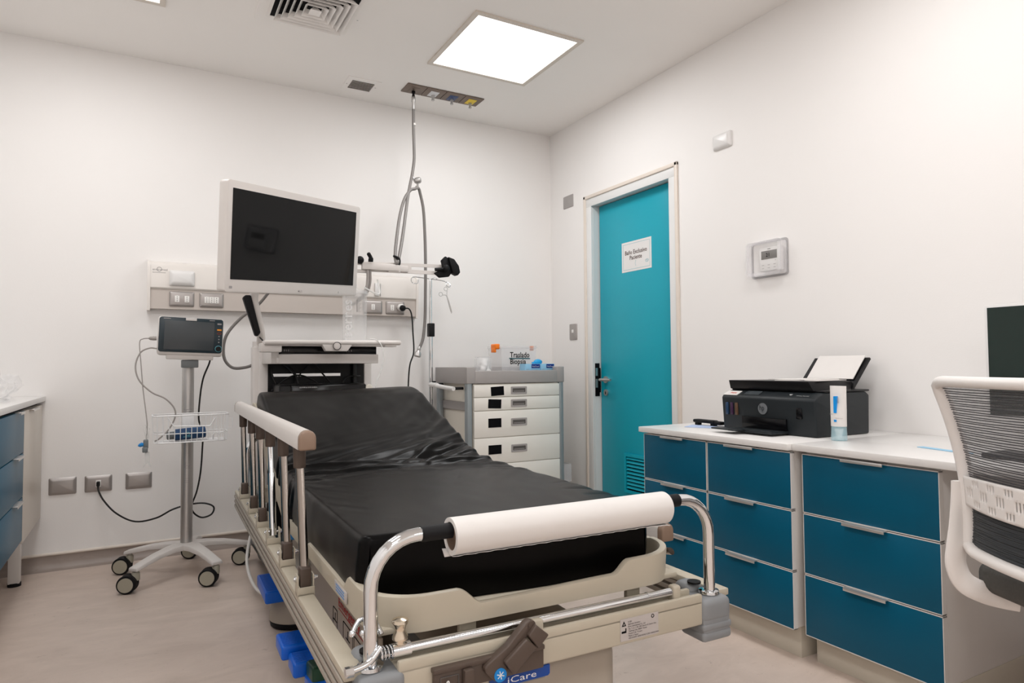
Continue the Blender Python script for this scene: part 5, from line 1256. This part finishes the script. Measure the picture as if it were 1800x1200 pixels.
# mesh threads
def threads(z0, z1, step, hgt, name, m):
    mb = MB(); z = z0
    while z < z1:
        W2 = hw(z)-.008; K = 14; vs_, fs = [], []
        for k in range(K+1):
            x = -W2+2*W2*k/K; p = bp3(x, z, .002+.0008*math.sin(z*900))
            wob = .0006*math.sin(x*22+z*500)
            vs_ += [p+V(0, 0, wob), p+V(0, 0, hgt+wob), p+V(0, .0012, hgt+wob), p+V(0, .0012, wob)]
        for k in range(K):
            for j in range(4): fs.append((k*4+j, k*4+(j+1) % 4, (k+1)*4+(j+1) % 4, (k+1)*4+j))
        mb.raw(vs_, fs); z += step
    return C(mb, name, m)
threads(.714, .918, .0054, .0019, 'back_mesh', 'chair_mesh')
threads(.562, .650, .0030, .0026, 'lower_mesh', 'chair_mesh_dark')
def sheet(z0, z1, name, m):
    vs_, fs = [], []; K, J = 14, 10
    for j in range(J+1):
        z = z0+(z1-z0)*j/J; W2 = hw(z)-.004
        for k in range(K+1): vs_.append(bp3(-W2+2*W2*k/K, z, .005))
    for j in range(J):
        for k in range(K): fs.append((j*(K+1)+k, j*(K+1)+k+1, (j+1)*(K+1)+k+1, (j+1)*(K+1)+k))
    o_ = C(MB().raw(vs_, fs), name, m); q_ = o_.modifiers.new('thickness', 'SOLIDIFY'); q_.thickness = .0004
sheet(.700, .920, 'fine_mesh', 'mesh_film'); sheet(.558, .652, 'lower_fine_mesh', 'mesh_film_dark')
# lumbar band with slots
NX, NZ = 88, 11; vs_, fs = [], []
for i in range(NX+1):
    for j in range(NZ+1):
        x = -.198+.396*i/NX; e = 1-(x/.198)**2; z0_, z1_ = .650-.006*e, .716+.004*e
        vs_.append(bp3(x, z0_+(z1_-z0_)*j/NZ, -.008))
for i in range(NX):
    for j in range(NZ):
        g = (i-3)//6 ; q = (i-3) % 6; hole = False
        if i >= 3 and q in (0, 2, 4):
            if g % 2 == 0 and j in (4, 5, 6): hole = True
            if g % 2 == 1 and (j in (1, 2) or j in (8, 9)): hole = True
        if not hole: fs.append((i*(NZ+1)+j, (i+1)*(NZ+1)+j, (i+1)*(NZ+1)+j+1, i*(NZ+1)+j+1))
lb_ = C(MB().raw(vs_, fs), 'lumbar_support', 'chair_white')
so = lb_.modifiers.new('thickness', 'SOLIDIFY'); so.thickness = .005; so.offset = 0
vs_, fs = [], []
for i in range(21):
    for z in (.650, .714): vs_.append(bp3(-.196+.392*i/20, z, .0035))
for i in range(20): fs.append((i*2, i*2+2, i*2+3, i*2+1))
q_ = C(MB().raw(vs_, fs), 'slot_dark_sheet', 'black_rubber'); q_.modifiers.new('thickness', 'SOLIDIFY').thickness = .001  # added black sheet that makes the slots look dark
# side brackets carrying back and seat
for s_ in (-1, 1):
    P_ = [(s_*.218, .050, .700), (s_*.218, .048, .66), (s_*.216, .040, .60), (s_*.214, .030, .55), (s_*.213, .026, .51), (s_*.212, .045, .470), (s_*.206, .085, .448), (s_*.195, .125, .438), (s_*.18, .150, .436)]
    C(MB().tube(P_, [.012, .012, .012, .012, .011, .009, .006], n=14, up=(1, 0, 0)), 'side_bracket', 'chair_white') if False else C(MB().tube(P_, .010, n=14, rb=.025, up=(1, 0, 0)), 'side_bracket', 'chair_white')
    C(MB().cyl((s_*.205, .052, .628), (s_*.228, .045, .628), .007, n=14), 'bolt', 'chrome')
C(MB().box(-.235, .235, .085, .54, .445, .515, .026, 5), 'seat', 'chair_seat')
C(MB().box(-.12, .12, .15, .42, .41, .446, .008), 'seat_plate', 'black_plastic')
C(MB().cyl((0, .28, .12), (0, .28, .41), .025), 'gas_lift', 'black_plastic')
for k in range(5):
    a = 2*PI*k/5+.3; dx, dy = math.cos(a), math.sin(a)
    lg = C(MB().tube([(0, .28, .12), (.15*dx, .28+.15*dy, .10), (.29*dx, .28+.29*dy, .075)], [.028, .020, .016], n=10), 'base_leg', 'chair_white')
    C(MB().lathe([(.018, -.02), (.028, -.018), (.029, 0), (.028, .018), (.018, .02)], (.29*dx, .28+.29*dy, .0295), (-dy, dx, 0), 16), 'castor', 'black_rubber', lg)
bpy.context.view_layer.update()
